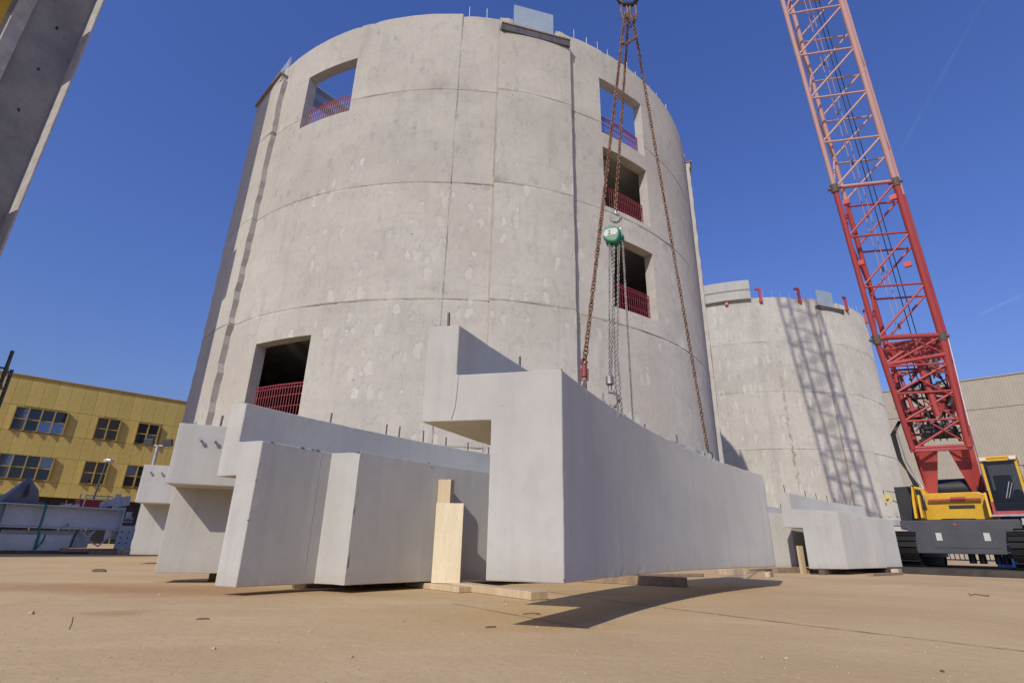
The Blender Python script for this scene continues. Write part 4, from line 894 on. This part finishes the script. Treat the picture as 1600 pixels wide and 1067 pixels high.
def section(name, s0, s1, mt, chord_r, bay, flip=1, detailed=True, brace_r=.038):
    root = part(name, MB().cyl(bp(s0 + .05, -hwid(s0), hdep(s0)), bp(s0 + .05, hwid(s0), hdep(s0)), brace_r * 1.3, 8), MT[mt], crane)
    n = max(1, round((s1 - s0) / bay)); mm = MT[mt]; ext = MB()
    def st_(nm, a, b, r):
        if detailed: strut(nm, a, b, r, mm, root)
        else: ext.cyl(a, b, r, 6, caps=False)
    for u in (-1, 1):
        for v_ in (-1, 1): st_('chord', bp(s0, u * hwid(s0), v_ * hdep(s0)), bp(s1, u * hwid(s1), v_ * hdep(s1)), chord_r if u < 0 or v_ < 0 else chord_r * 1.25)
    for k in range(n):
        a = s0 + (s1 - s0) * k / n; b = s0 + (s1 - s0) * (k + 1) / n
        for v_ in (1, -1):
            o_ = 0.0 if v_ > 0 else .25
            st_('brace', bp(a, -hwid(a), v_ * hdep(a)), bp(b, hwid(b), v_ * hdep(b)), brace_r)
            st_('brace', bp(b - o_, -hwid(b), v_ * hdep(b)), bp(b - o_, hwid(b), v_ * hdep(b)), brace_r)
        for u in (1, -1):
            st_('brace', bp(a, u * hwid(a), (-1) ** k * hdep(a)), bp(b, u * hwid(b), -(-1) ** k * hdep(b)), brace_r)
    if not detailed: part('far_lattice', ext, mm, root, norm=False)
    return root
base = section('boom_base', -5.1, -1.5, 'red', .085, .9)
mid = section('boom_section', -1.5, 3.95, 'red', .085, 1.82)
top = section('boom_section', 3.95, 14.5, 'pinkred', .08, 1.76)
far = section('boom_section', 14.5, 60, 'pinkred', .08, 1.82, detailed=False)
# joint box with plates, telescopic strut and clutter inside the base
jb = part('joint_plate', MB().prism([(-.92, -2.3), (.92, -2.3), (.96, -1.5), (-.96, -1.5)], bp(0, 0, -.7), BX, BD, BN, .03), MT['red'], base)
part('joint_beam', MB().cyl(bp(-1.45, -1.0, .95), bp(-1.45, 1.0, .95), .085, 10).cyl(bp(-2.35, -.95, .8), bp(-2.1, .95, .9), .07, 10), MT['red'], base)
for a, b in (((-2.3, -.9, .5), (-1.7, .05, .6)), ((-1.55, .9, .5), (-2.3, .05, .6)), ((-1.6, -.85, -.5), (-2.9, .5, -.3)), ((-1.6, .85, -.5), (-2.9, -.4, -.3)), ((-2.6, -.7, -.5), (-4.4, -.45, .0)), ((-2.6, .7, -.5), (-4.4, .5, .0))):
    strut('diagonal', bp(*a), bp(*b), .055, MT['red'], base)
strut('ram_strut', bp(-1.9, .05, .55), bp(-4.1, .18, .6), .10, MT['red'], base)
for k in range(5):
    a = -5.0 + k * .72; b = a + .72
    strut('brace', bp(a, hwid(a), hdep(a)), bp(b, -hwid(b) * .1, hdep(b)), .028, MT['red'], base)
    strut('brace', bp(a, -hwid(a), -hdep(a)), bp(b, hwid(b), -hdep(b)), .03, MT['red'], base)
    strut('brace', bp(a + .3, -hwid(a), -.1), bp(a + .3, hwid(a), -.1), .04, MT['red'], base)
for k in range(4): strut('cable', bp(-4.9, -.3 + .17 * k, .2), bp(-1.6, -.35 + .2 * k, .1), .018, MT['black'], base)
rn = random.Random(3); cl_ = MB(); gv = MB()
for k in range(48):
    a = (rn.uniform(-4.95, -3.0), rn.uniform(-.62, .62), rn.uniform(-.4, .2)); b = (a[0] + rn.uniform(-.5, .5), a[1] + rn.uniform(-.4, .4), a[2] + rn.uniform(-.2, .2)); (cl_ if k % 3 else gv).bar(bp(*a), bp(*b), rn.uniform(.03, .10), rn.uniform(.03, .12))
part('fittings', cl_, MT['black'], base, kind='stuff'); part('fittings', gv, MT['galv'], base, kind='stuff')
part('red_housing', MB().prism([(.1, -4.0), (.66, -4.0), (.6, -3.2), (.2, -3.2)], bp(0, 0, -.2), BX, BD, BN, .25).box(bp(-4.0, -.45, -.1), (.45, .4, .35)), MT['red'], base, .02)
part('boom_winch', MB().cyl(bp(-4.65, -.45, -.1), bp(-4.65, .45, -.1), .22, 16), MT['steel_dark'], base)
part('tool_cage', MB().prism([(.0, -2.8), (.5, -2.8), (.5, -2.2), (.0, -2.2)], bp(0, 0, -.45), BX, BD, BN, .02).bar(bp(-2.9, .28, -.4), bp(-2.0, .55, -.3), .09, .03), MT['galv'], base)
part('guard_strip', MB().bar(bp(-4.4, .92, .96), bp(-1.6, 1.12, 1.02), .05, .02), MT['white'], base)
for s_ in (-1.5, 3.95):
    for u in (-1, 1):
        c = bp(s_, u * hwid(s_), hdep(s_)); part('chord_joint', MB().cyl(c - BD * .14, c + BD * .14, .13, 10).cyl(c - BX * .2, c + BX * .2, .06, 8), MT['rebar'], mid)
for a in ((3.4, -.7, .95), (3.4, .75, .95), (1.2, -.8, .8), (1.0, .6, .95)): part('sheave_lug', MB().box(bp(*a), (.2, .12, .17)), MT['redplastic'], mid)
# hoses at the left leg
hs = MB()
for k in range(3):
    hs.tube([bp(-4.2, -.88 - .03 * k, .3), bp(-4.6, -1.12 - .05 * k, .35), bp(-5.4, -1.1 - .04 * k, .4), bp(-6.2, -.95 + .05 * k, .5), Vector((X0 - .78 + .05 * k, -1.0, 1.62))], .028, 6)
part('hose', hs, MT['rubber'], foot)
part('hose', MB().tube([bp(-4.5, -1.05, .4), bp(-5.5, -.98, .45), bp(-6.3, -.75, .5), Vector((X0 - .7, -1.0, 1.6))], .022, 6), MT['galv'], foot)
# ropes and pendants running up inside the boom
for k, (u0, u1, v0, v1, r, mt_) in enumerate(((.05, .02, .0, -.1, .016, 'black'), (.20, .12, .0, -.1, .016, 'black'), (-.35, -.25, -.5, -.4, .012, 'pinkred'), (-.18, -.12, -.5, -.4, .012, 'pinkred'))):
    p_, q_ = bp(-4.6, u0, v0), bp(59.5, u1, v1); part('rope', MB().cyl(p_, q_, r, 6), MT[mt_], crane)
for k in range(9):
    s_ = -1 + k * 2.1; part('rope_clamp', MB().box(bp(s_, -.33, -.5), (.06, .06, .2)), MT['black'], crane)
# hoist rope from the boom head to the hook (off frame)
hd = Matrix.Rotation(-crane.rotation_euler.z, 3, 'Z') @ (HK + Vector((0, 0, 1.0)) - Vector(crane.location))
tip = bp(59.5, 0, .9); hr = MB()
for x in (-.06, .06): hr.cyl(tip + Vector((x * 3, 0, 0)), hd + Vector((x, 0, 0)), .012, 6)
part('hoist_rope', hr, MT['black'], crane)

# things seen below and behind the crane
lad = MB()
LC = CR + CA * 6.0 + CE * .6
for z in (.30, .55): lad.bar((-2.2, 0, z), (1.9, 0, z), .06, .05)
for k in range(26): lad.bar((-2.1 + k * .15, 0, .30), (-2.1 + k * .15, 0, .55), .03)
single('ladder', lad, MT['galv'], 'pale aluminium ladder lying on edge behind the crane tracks', 'ladder', (LC.x, LC.y, .02), atan2(CE.y, CE.x))
LC2 = CR + CA * 8.5 + CE * 1.3
tp = MB(); n = 10; vs = []
for i in range(n + 1):
    for j, (y, z) in enumerate(((-.8, 0), (-.7, .75), (0, 1.0), (.7, .7), (.8, 0))): vs.append((-1.1 + 2.2 * i / n, y + .1 * sin(i * 2.1 + j), z * (1 + .12 * sin(i * 1.7 + j))))
tp.add(vs, [(i * 5 + j, (i + 1) * 5 + j, (i + 1) * 5 + j + 1, i * 5 + j + 1) for i in range(n) for j in range(4)])
single('tarpaulin', tp, MT['bluesheet'], 'crumpled blue tarpaulin over a pile behind the crane', 'tarpaulin', (LC2.x, LC2.y, 0), atan2(CE.y, CE.x))
st_b = MB().prism([(-1.4, 0), (1.4, 0), (1.1, .35), (.3, .62), (-.9, .4)], (0, 0, 0), (1, 0, 0), (0, 0, 1), (0, 1, 0), 1.2); LC3 = CR + CA * 7.5 + CE * 4.6
single('sack_pile', st_b, MT['wood'], 'low sandy heap beside the blue tarpaulin', 'heap', (LC3.x, LC3.y, 0), atan2(CE.y, CE.x), bevel=.12)

# ------------------------------------------------------------------ yellow building
YB = RAD(41.79); yb = thing('yellow_building', 'mustard yellow clad building with grouped square windows behind the steel', 'building', (-30.992, 40.113, 0), YB)
cw_ = .7745; U_0 = -5.05 - 7 * cw_
rowsY = [(2.98, 3.92), (3.94, 5.63), (5.65, 7.19), (7.21, 8.94), (8.96, 11.02)]
def seam_shift(r): return 0.0 if r % 2 else .1
me_cache = {}
wins = [(-4.66, 4, 7.24), (0.0, 2, 7.24), (2.58, 2, 7.24), (-4.66, 4, 4.02), (0.0, 2, 4.02), (2.58, 2, 4.02)]
for r, (z0, z1) in enumerate(rowsY):
    for k in range(22):
        u0 = U_0 + k * cw_; c = u0 + cw_ / 2
        win = any(abs((c) - (wu + wn * .72 / 2)) < wn * .72 / 2 - .1 and z0 < wz + .5 < z1 for wu, wn, wz in wins)
        if win: continue
        key = (round(z1 - z0, 2),)
        if key not in me_cache:
            mb = MB()                                  # sheet with shallow folded ribs
            for q in range(4): mb.box(((q + .5) * (cw_ - .012) / 4 + .006, -.012 - .002 * (q % 2), (z1 - z0) / 2), ((cw_ - .012) / 4 - .002, .03, z1 - z0))
            mb.box((cw_ / 2, -.004, (z1 - z0) / 2), (cw_ - .02, .02, z1 - z0 - .01)); me_cache[key] = mb.mesh('cladding_panel', MT['gold']); fixn(me_cache[key])
        o = part('cladding_panel', me_cache[key], None, yb); o.location = (u0, 0, z0)
wall = MB().box((0, 4.2, 5.5), (44, 8.3, 11.0)); 
part('wall', MB().box((-1, 4.1, 7.0), (44, 8.1, 7.98)), MT['goldframe'], yb)
part('ground_floor', MB().box((-1, 4.6, 1.5), (44, 7.6, 2.96)), MT['black'], yb)
part('roof_edge', MB().box((-1, 4.0, 11.06), (44.2, 8.3, .07)), MT['goldframe'], yb)
for (wu, n, wz) in wins:
    wv = .7235; hgt = 1.62; wf = MB(); D_ = .27
    for k in range(n + 1): wf.box((wu + k * wv, -D_ / 2, wz + hgt / 2), (.075, D_, hgt))
    wf.box((wu + n * wv / 2, -D_ / 2 + .0, wz + hgt - .03), (n * wv - .08, D_ - .01, .05))
    win = part('window', wf, MT['goldframe'], yb)
    part('transom', MB().box((wu + n * wv / 2, -.10, wz + hgt * .49), (n * wv - .1, .12, .07)).box((wu + n * wv / 2, -.06, wz + .03), (n * wv - .1, .06, .05)), MT['goldframe'], win)
    pms = [MB().box((0, 0, 0), (wv - .085, .014, hgt * .46)).mesh('pane', MT[q]) for q in ('pane', 'pane_sky')]; [fixn(q) for q in pms]
    for k in range(n):
        for j in (0, 1):
            o = part('pane', pms[1 if (k == 0 and n == 4) or random.random() > .72 else 0], None, win); o.location = (wu + (k + .5) * wv, -.055, wz + hgt * (.25 + .485 * j)); o.rotation_euler = (random.uniform(-.012, .012), 0, random.uniform(-.015, .015))
gp_ = MB().box((0, 0, 0), (1.5, .02, 2.6)).mesh('shop_pane', MT['pane']); fixn(gp_)
for k in range(14):
    o = part('shop_pane', gp_, None, yb); o.location = (-9.0 + 1.58 * k, .75, 1.4)
    part('mullion', MB().box((-9.8 + 1.58 * k, .72, 1.45), (.07, .1, 2.9)), MT['goldframe'], yb)
part('fascia', MB().box((-6.2, .2, 2.93), (6.4, .5, .16)), MT['green'], yb)
part('door_panel', MB().box((-6.3, .6, 1.3), (1.2, .1, 2.6)), MT['mural_y'], yb)

# ------------------------------------------------------------------ pale warehouse
e2 = Vector((-.744, .668, 0)); wh = thing('warehouse', 'pale beige ribbed metal warehouse behind the crane', 'building', (61.654, 71.729, 0), atan2(-e2.y, -e2.x))
def ribs_mb(x0, x1, z0, z1, pitch=.32):
    mb = MB(); n = int((x1 - x0) / pitch); poly = []
    for k in range(n):
        a = x0 + k * pitch; poly += [(a, 0), (a + pitch * .35, 0), (a + pitch * .5, -.025), (a + pitch * .85, -.025)]
    vs = [(x, y, z0) for x, y in poly] + [(x, y, z1) for x, y in poly]; m_ = len(poly)
    return mb.add(vs, [(i, i + 1, i + 1 + m_, i + m_) for i in range(m_ - 1)])
part('wall_sheet', ribs_mb(-42, 40, 0, 18.98), MT['silvergrey'], wh, norm=False)
part('wall_sheet', ribs_mb(-42, 40, 19.06, 23.05), MT['silvergrey'], wh, norm=False)
part('wall', MB().box((-1, 15.2, 11.5), (82, 30, 23)), MT['silvergrey'], wh)
part('flashing', MB().box((-1, -.05, 19.02), (82, .10, .07)), MT['silvergrey'], wh)
part('roof_edge', MB().box((-1, .1, 23.12), (82.2, .5, .14)), MT['silvergrey'], wh)

# ------------------------------------------------------------------ steel stack at the left
SR = Vector((-11.474, 16.95, 0)); SA = atan2(.807, .591)
def sthing(name, label, cat, group=None): return thing(name, label, cat, SR, SA, group)
SG = 'primed steel pieces'
b = sthing('steel_beam', 'long grey primed I beam lying on top of the stack', 'steel beam', SG)
x0, x1 = -7.0, -.05
part('web', MB().box(((x0 + x1) / 2, .22, .95), (x1 - x0, .025, .52)), MT['steel_prim'], b)
part('flange', MB().box(((x0 + x1) / 2, .22, 1.225), (x1 - x0, .46, .035)), MT['steel_prim'], b, .006)
part('flange', MB().box(((x0 + x1) / 2, .22, .66), (x1 - x0, .46, .035)), MT['steel_prim'], b, .006)
part('end_plate', MB().box((.0, .22, .945), (.03, .48, .70)), MT['steel_prim'], b, .004)
part('stiffener', MB().box((-1.25, .10, .73), (.02, .2, .10)), MT['steel_prim'], b)
part('stiffener', MB().box((-2.72, .10, .95), (.02, .22, .5)), MT['steel_prim'], b)
single('steel_plate', MB().prism([(-4.5, .08), (-1.16, .08), (-1.15, .48), (-4.5, .46)], (0, -.12, 0), (1, 0, 0), (0, 0, 1), (0, 1, 0), .1), MT['steel_prim'], 'pale grey plate girder lowest at the front of the stack', 'steel beam', SR, SA, SG, .006)
single('steel_plate', MB().prism([(-2.6, .14), (-.62, .15), (-.58, .60), (-2.6, .58)], (0, .25, 0), (1, 0, 0), (0, 0, 1), (0, 1, 0), .08), MT['steel_prim'], 'grey plate set back behind the lowest plate girder', 'steel beam', SR, SA, SG, .006)
gs = sthing('gusset', 'grey blue pointed steel hood with a dark slot rising behind the beam', 'steel hood', SG)
gmb = MB(); cone = [(-2.95, 1.10), (-2.42, 1.92), (-2.35, 1.98), (-2.28, 1.90), (-1.96, 1.10)]; 
front = [(-2.95, .35, 1.1), (-2.62, .25, 1.55), (-2.36, .45, 1.98), (-2.10, .25, 1.62), (-1.95, .35, 1.1)]; back = [(-2.95, 1.1, 1.1), (-2.6, 1.0, 1.55), (-2.33, .55, 1.98), (-2.1, 1.0, 1.6), (-1.95, 1.1, 1.1)]
gmb.add(front + back, [(0, 1, 4), (1, 3, 4), (1, 2, 3), (5, 9, 6), (6, 9, 8), (6, 8, 7), (0, 5, 6, 1), (1, 6, 7, 2), (2, 7, 8, 3), (3, 8, 9, 4), (0, 4, 9, 5)])
part('body', gmb, MT['hood'], gs, .03)
sm2 = MB(); sm2.prism([(-.05, .0), (-.02, .24), (.02, .24), (.05, .0), (.04, -.10), (-.04, -.10)], (-2.36, .235, 1.52), (1, 0, 0), (0, .12, 1), (0, -1, 0), .02); part('slot', sm2, MT['black'], gs)
st2 = MB(); st2.tube([(-1.91, -.02, 1.26), (-1.91, -.04, .66), (-1.90, -.14, .46), (-1.90, -.15, .10)], .028, 4); st2.tube([(-1.91, -.02, 1.255), (-1.91, .46, 1.255)], .028, 4); st2.tube([(-1.90, -.15, .1), (-1.78, -.14, .3), (-1.76, -.13, .47)], .018, 4)
single('lashing_strap', st2, MT['teal'], 'teal lashing strap looped over the grey beam', 'strap', SR, SA)
single('lashing_strap', MB().bar((-1.03, .2, .15), (-.98, .2, .58), .05, .02), MT['teal'], 'short teal strap on the set back plate', 'strap', SR, SA)
af = MB()
for a, b2 in (((-.80, .05, .40), (-.42, .05, .20)), ((-.42, .05, .20), (-.14, .05, .56)), ((-.75, .05, .43), (-.60, .05, .62)), ((-.95, .1, .62), (-.72, .1, .42))): af.bar(a, b2, .05, .03)
single('angle_frame', af, MT['steel_prim'], 'open square frame of angle steel leaning below the beam end', 'steel frame', SR, SA, SG)
ep = sthing('connection_plate', 'upright grey plate with bolt holes at the end of the stack', 'steel plate', SG)
part('plate', MB().prism([(-.02, .10), (.42, .12), (.40, .78), (.02, .78)], (0, .05, 0), (1, 0, 0), (0, 0, 1), (0, 1, 0), .03), MT['steel_prim'], ep, .004)
for x in (.09, .27):
    for z in (.30, .44, .60): part('bolt_hole', MB().cyl((x, .045, z), (x, .055, z), .022, 8), MT['black'], ep)
part('backing', MB().box((.2, .5, .55), (.6, .5, .3)), MT['steel_prim'], ep)
br = sthing('steel_bracket', 'tall grey bracket with upturned flange above the beam end', 'steel frame', SG)
part('upright', MB().prism([(-.10, .70), (.0, .70), (-.02, 1.70), (-.12, 1.69)], (0, .5, 0), (1, 0, 0), (0, 0, 1), (0, 1, 0), .2), MT['steel_prim'], br)
part('arm', MB().prism([(-.50, 1.27), (-.10, 1.36), (-.10, 1.60), (-.50, 1.42)], (0, .55, 0), (1, 0, 0), (0, 0, 1), (0, 1, 0), .06), MT['steel_prim'], br)
part('arm', MB().prism([(-.02, 1.30), (.30, 1.40), (.28, 1.68), (-.02, 1.60)], (0, .6, 0), (1, 0, 0), (0, 0, 1), (0, 1, 0), .06), MT['steel_prim'], br)
part('shelf', MB().box((.2, .7, 1.0), (.5, .5, .05)).box((.32, .5, 1.09), (.05, .3, .2)).box((.2, .8, .92), (.6, .4, .05)), MT['steel_prim'], br)
cr = sthing('crate', 'red slatted plastic crate standing behind the grey beam', 'crate')
part('tray', MB().box((-.76, .75, 1.26), (.50, .36, .34)), MT['redplastic'], cr, .01)
me = MB().box((0, 0, 0), (.026, .02, .26)).mesh('slat', MT['redplastic']); fixn(me)
for k in range(10): o = part('slat', me, None, cr); o.location = (-.98 + k * .049, .56, 1.28)
part('rim', MB().box((-.76, .75, 1.445), (.54, .40, .03)), MT['redplastic'], cr)
fr_ = sthing('rack_frame', 'thin grey pipe rack standing behind the red crate', 'steel frame', SG)
part('post', MB().bar((-.98, .4, .6), (-.94, .4, 1.62), .035).bar((-.93, 1.0, .6), (-.90, 1.0, 1.64), .035), MT['galv'], fr_)
part('rail', MB().bar((-.95, .4, 1.58), (-.20, .6, 1.60), .03).bar((-.95, .4, 1.52), (-.30, .6, 1.52), .02).bar((-.36, .5, 1.2), (-.34, .5, 1.64), .025), MT['galv'], fr_)
for k, (x, w2) in enumerate(((-1.44, .16), (-1.22, .13))):
    single('white_offcut', MB().prism([(-w2, 1.244), (w2 * .8, 1.244), (w2, 1.32), (w2 * .1, 1.29)], (x, .2, 0), (1, 0, 0), (0, 0, 1), (0, 1, 0), .12), MT['white'], ('longer' if k == 0 else 'shorter') + ' pale wedge lying on top of the grey beam', 'offcut', SR, SA)
for k, (a, b2, w_, h_, z, lab) in enumerate((((-1.45, -.55), (.0, -.35), .10, .09, .06, 'long weathered lath resting on other scrap wood by the stack'), ((-.85, -.75), (-.1, -.5), .10, .09, 0.003, 'short weathered lath on the ground before the stack'),
        ((-.1, -.6), (.35, -.42), .16, .13, 0.003, 'pale chunky offcut against the small panel'), ((-.05, -.85), (.42, -.75), .14, .10, 0.003, 'pale offcut in front of the chunky one'), ((-.02, -.5), (.1, -.2), .13, .20, .003, 'upright pale offcut at the back of the scrap heap'))):
    c, s_ = cos(SA), sin(SA); f2 = lambda p: (SR.x + c * p[0] - s_ * p[1], SR.y + s_ * p[0] + c * p[1])
    plank('scrap_timber', lab, f2(a), f2(b2), w_, h_, z, MT['oldwood' if k < 2 else 'wood'], 'scrap wood by the steel stack', roll=.1 * k, cat='scrap wood')
c, s_ = cos(SA), sin(SA)
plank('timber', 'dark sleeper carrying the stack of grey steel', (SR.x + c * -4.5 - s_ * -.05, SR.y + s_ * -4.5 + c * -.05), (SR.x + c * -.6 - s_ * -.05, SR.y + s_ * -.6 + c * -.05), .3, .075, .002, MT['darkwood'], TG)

# ------------------------------------------------------------------ lamps, scaffold
sl_ = thing('street_lamp', 'slim street lamp with a small head before the yellow building', 'lamp', (-23.15, 31.1, 0))
part('pole', MB().cyl((0, 0, 0), (.36, 0, 4.45), .07, 8, .045), MT['anthr'], sl_); part('head', MB().prism([(-.14, 0), (.30, .02), (.27, .13), (.02, .19), (-.14, .14)], (.36, -.12, 4.42), (1, 0, 0), (0, 0, 1), (0, 1, 0), .3), MT['galv'], sl_, .03)
fl = thing('floodlight_mast', 'pole with two box floodlights between yellow wall and silo', 'floodlight', (-19.82, 30.6, 0))
part('pole', MB().cyl((0, 0, 0), (0, 0, 5.35), .12, 10, .09), MT['galv'], fl); part('crossbar', MB().bar((-.7, 0, 5.36), (.75, 0, 5.30), .07), MT['galv'], fl)
for x in (-.5, .55): part('floodlight', MB().box((x, -.05, 5.50), (.50, .2, .40), Matrix.Rotation(.35, 3, 'X')), MT['anthr'], fl, .02)
sf = thing('scaffold_tower', 'dark scaffold frame cut off by the picture edge', 'scaffold', (-13.0, 13.30, 0), RAD(35))
for (x, y) in ((0, 0), (-1.3, 0), (0, .75), (-1.3, .75)):
    part('standard', MB().cyl((x, y, 0), (x, y, 4.93 if y == 0 else 4.6), .042, 8), MT['anthr'], sf)
for k in range(10):
    z = .4 + k * .45
    part('ledger', MB().cyl((-1.35, 0, z), (.05, 0, z), .026, 6).cyl((0, 0, z), (0, .75, z), .026, 6), MT['anthr'], sf)

# ------------------------------------------------------------------ small bits on the ground
def scrap(name, label, cat, x, y, sx, sy, sz, rot, mt, seed):
    rn = random.Random(seed); n = 9
    poly = [(sx * cos(a) * rn.uniform(.6, 1.1), sy * sin(a) * rn.uniform(.6, 1.1)) for a in [2 * pi * k / n for k in range(n)]]
    mb = MB(); top = [(px * .8, py * .8, sz * rn.uniform(.5, 1.1)) for px, py in poly]; bot = [(px, py, 0) for px, py in poly]
    mb.add(bot + top + [(0, 0, sz)], [(i, (i + 1) % n, (i + 1) % n + n, i + n) for i in range(n)] + [(i + n, (i + 1) % n + n, 2 * n) for i in range(n)])
    return single(name, mb, mt, label, cat, (x, y, .001), rot)
def gp2(px, py):
    d = Rv * ((px - 800) / FPX) - Uv * ((py - 533.5) / FPX) + F; t = -EYE / d.z; return d.x * t, d.y * t
DEB = [('leaf_scrap', 'crumpled brown scrap on the sand before the leftmost steel', 155, 893, .13, .07, .035, 'rag'), ('wood_chip', 'dark flat chip lying alone in the left middle of the yard', 318, 967, .045, .03, .006, 'rag'),
       ('wood_chip', 'dark sliver on the ground below the plywood board', 766, 980, .05, .018, .006, 'rag'), ('wood_chip', 'dark flake near the lower right corner of the yard', 1473, 1049, .02, .010, .006, 'rag'),
       ('pebble', 'pale pebble in front of the stepped panel', 549, 1027, .012, .01, .009, 'stone'), ('pebble', 'pebble by the bottom left of the yard', 48, 959, .022, .018, .016, 'stone'), ('pebble', 'pebble near the bottom centre left', 334, 1014, .011, .01, .009, 'stone')]
for k, (nm, lab, px, py, sx, sy, sz, mt_) in enumerate(DEB):
    x, y = gp2(px, py); scrap(nm, lab, nm.split('_')[-1], x, y, sx, sy, sz, .3 * k, MT[mt_], 40 + k)
x, y = gp2(108, 983); tw = MB(); tw.tube([(0, 0, 0), (.003, .004, .03), (-.002, .006, .058)], .0028, 5)
single('twig', tw, MT['rebar'], 'short upright twig stub in the sand at the left', 'twig', (x, y, 0))
x, y = gp2(1530, 931); tw = MB(); tw.tube([(-.11, 0, .008), (-.04, .01, .02), (.05, -.015, .01), (.12, .01, .006)], .006, 5); tw.tube([(-.10, 0, .01), (-.085, .05, .03)], .005, 5); tw.tube([(.10, 0, .008), (.09, -.04, .01)], .005, 5)
single('twig', tw, MT['rag'], 'bent twig lying on the open yard at the right', 'twig', (x, y, 0))
x, y = gp2(832, 960); tw = MB(); tw.tube([(-.07, 0, .004), (0, .005, .012), (.06, -.005, .004)], .003, 5); tw.tube([(0, .005, .01), (.05, .03, .008)], .0025, 5)
single('twig', tw, MT['rag'], 'thin twig just outside the hanging panel shadow', 'twig', (x, y, 0))
rn = random.Random(9); gr = MB(); t = 0
for k in range(700):
    px, py = rn.uniform(-20, 1620), 880 + 190 * rn.random() ** .8
    x, y = gp2(px, py)
    if y > 14: continue
    r = rn.uniform(.0015, .0045) * (1 + (y / 6)) * (2.2 if rn.random() > .97 else 1)
    vs = [(x + r * rn.uniform(.6, 1.3) * a, y + r * rn.uniform(.6, 1.3) * b_, r * c_) for a, b_, c_ in ((1, 0, .1), (0, 1, .1), (-1, 0, .1), (0, -1, .1), (.2, .1, .9))]
    gr.add(vs, [(0, 1, 4), (1, 2, 4), (2, 3, 4), (3, 0, 4)])
part('gravel', gr, MT['stone'], kind='stuff')

# ------------------------------------------------------------------ old vapour trails far away
mt, t, b = nodes_of('vapour'); N = NT(t); b.inputs['Base Color'].default_value = (.85, .87, .9, 1); b.inputs['Roughness'].default_value = 1
tr = N.n('ShaderNodeBsdfTransparent'); mx = N.n('ShaderNodeMixShader'); nz = N.noise(N.coords('Object', (.004, .004, .004)), 1.0, 4)
N.l(N.math('MULTIPLY', N.ramp(nz, .3, .7), .06), mx.inputs[0]); N.l(tr.outputs[0], mx.inputs[1]); N.l(b.outputs[0], mx.inputs[2]); N.l(mx.outputs[0], t.nodes['Material Output'].inputs[0])
for lab, (x0, y0), (x1, y1), wd in (('faint vapour trail slanting up beside the crane boom', (1402, 245), (1560, -40), 9), ('short faint vapour trail low above the warehouse', (1530, 492), (1660, 430), 9)):
    a, c = [(Rv * ((x - 800) / FPX) - Uv * ((y - 533.5) / FPX) + F).normalized() * 3600 for x, y in ((x0, y0), (x1, y1))]
    d = (c - a).normalized(); side = d.cross((a + c).normalized()).normalized(); mb = MB(); vs = []
    for k in range(25):
        q = a.lerp(c, k / 24); ww = wd * (.5 + .5 * sin(k * 1.9) ** 2)
        for q2 in range(6): vs.append(q + side * ww * cos(q2 * pi / 3) + (a + c).normalized() * ww * sin(q2 * pi / 3))
    mb.add(vs, [(k * 6 + q2, (k + 1) * 6 + q2, (k + 1) * 6 + (q2 + 1) % 6, k * 6 + (q2 + 1) % 6) for k in range(24) for q2 in range(6)], smooth=True)
    single('vapour_trail', mb, mt, lab, 'vapour trail')
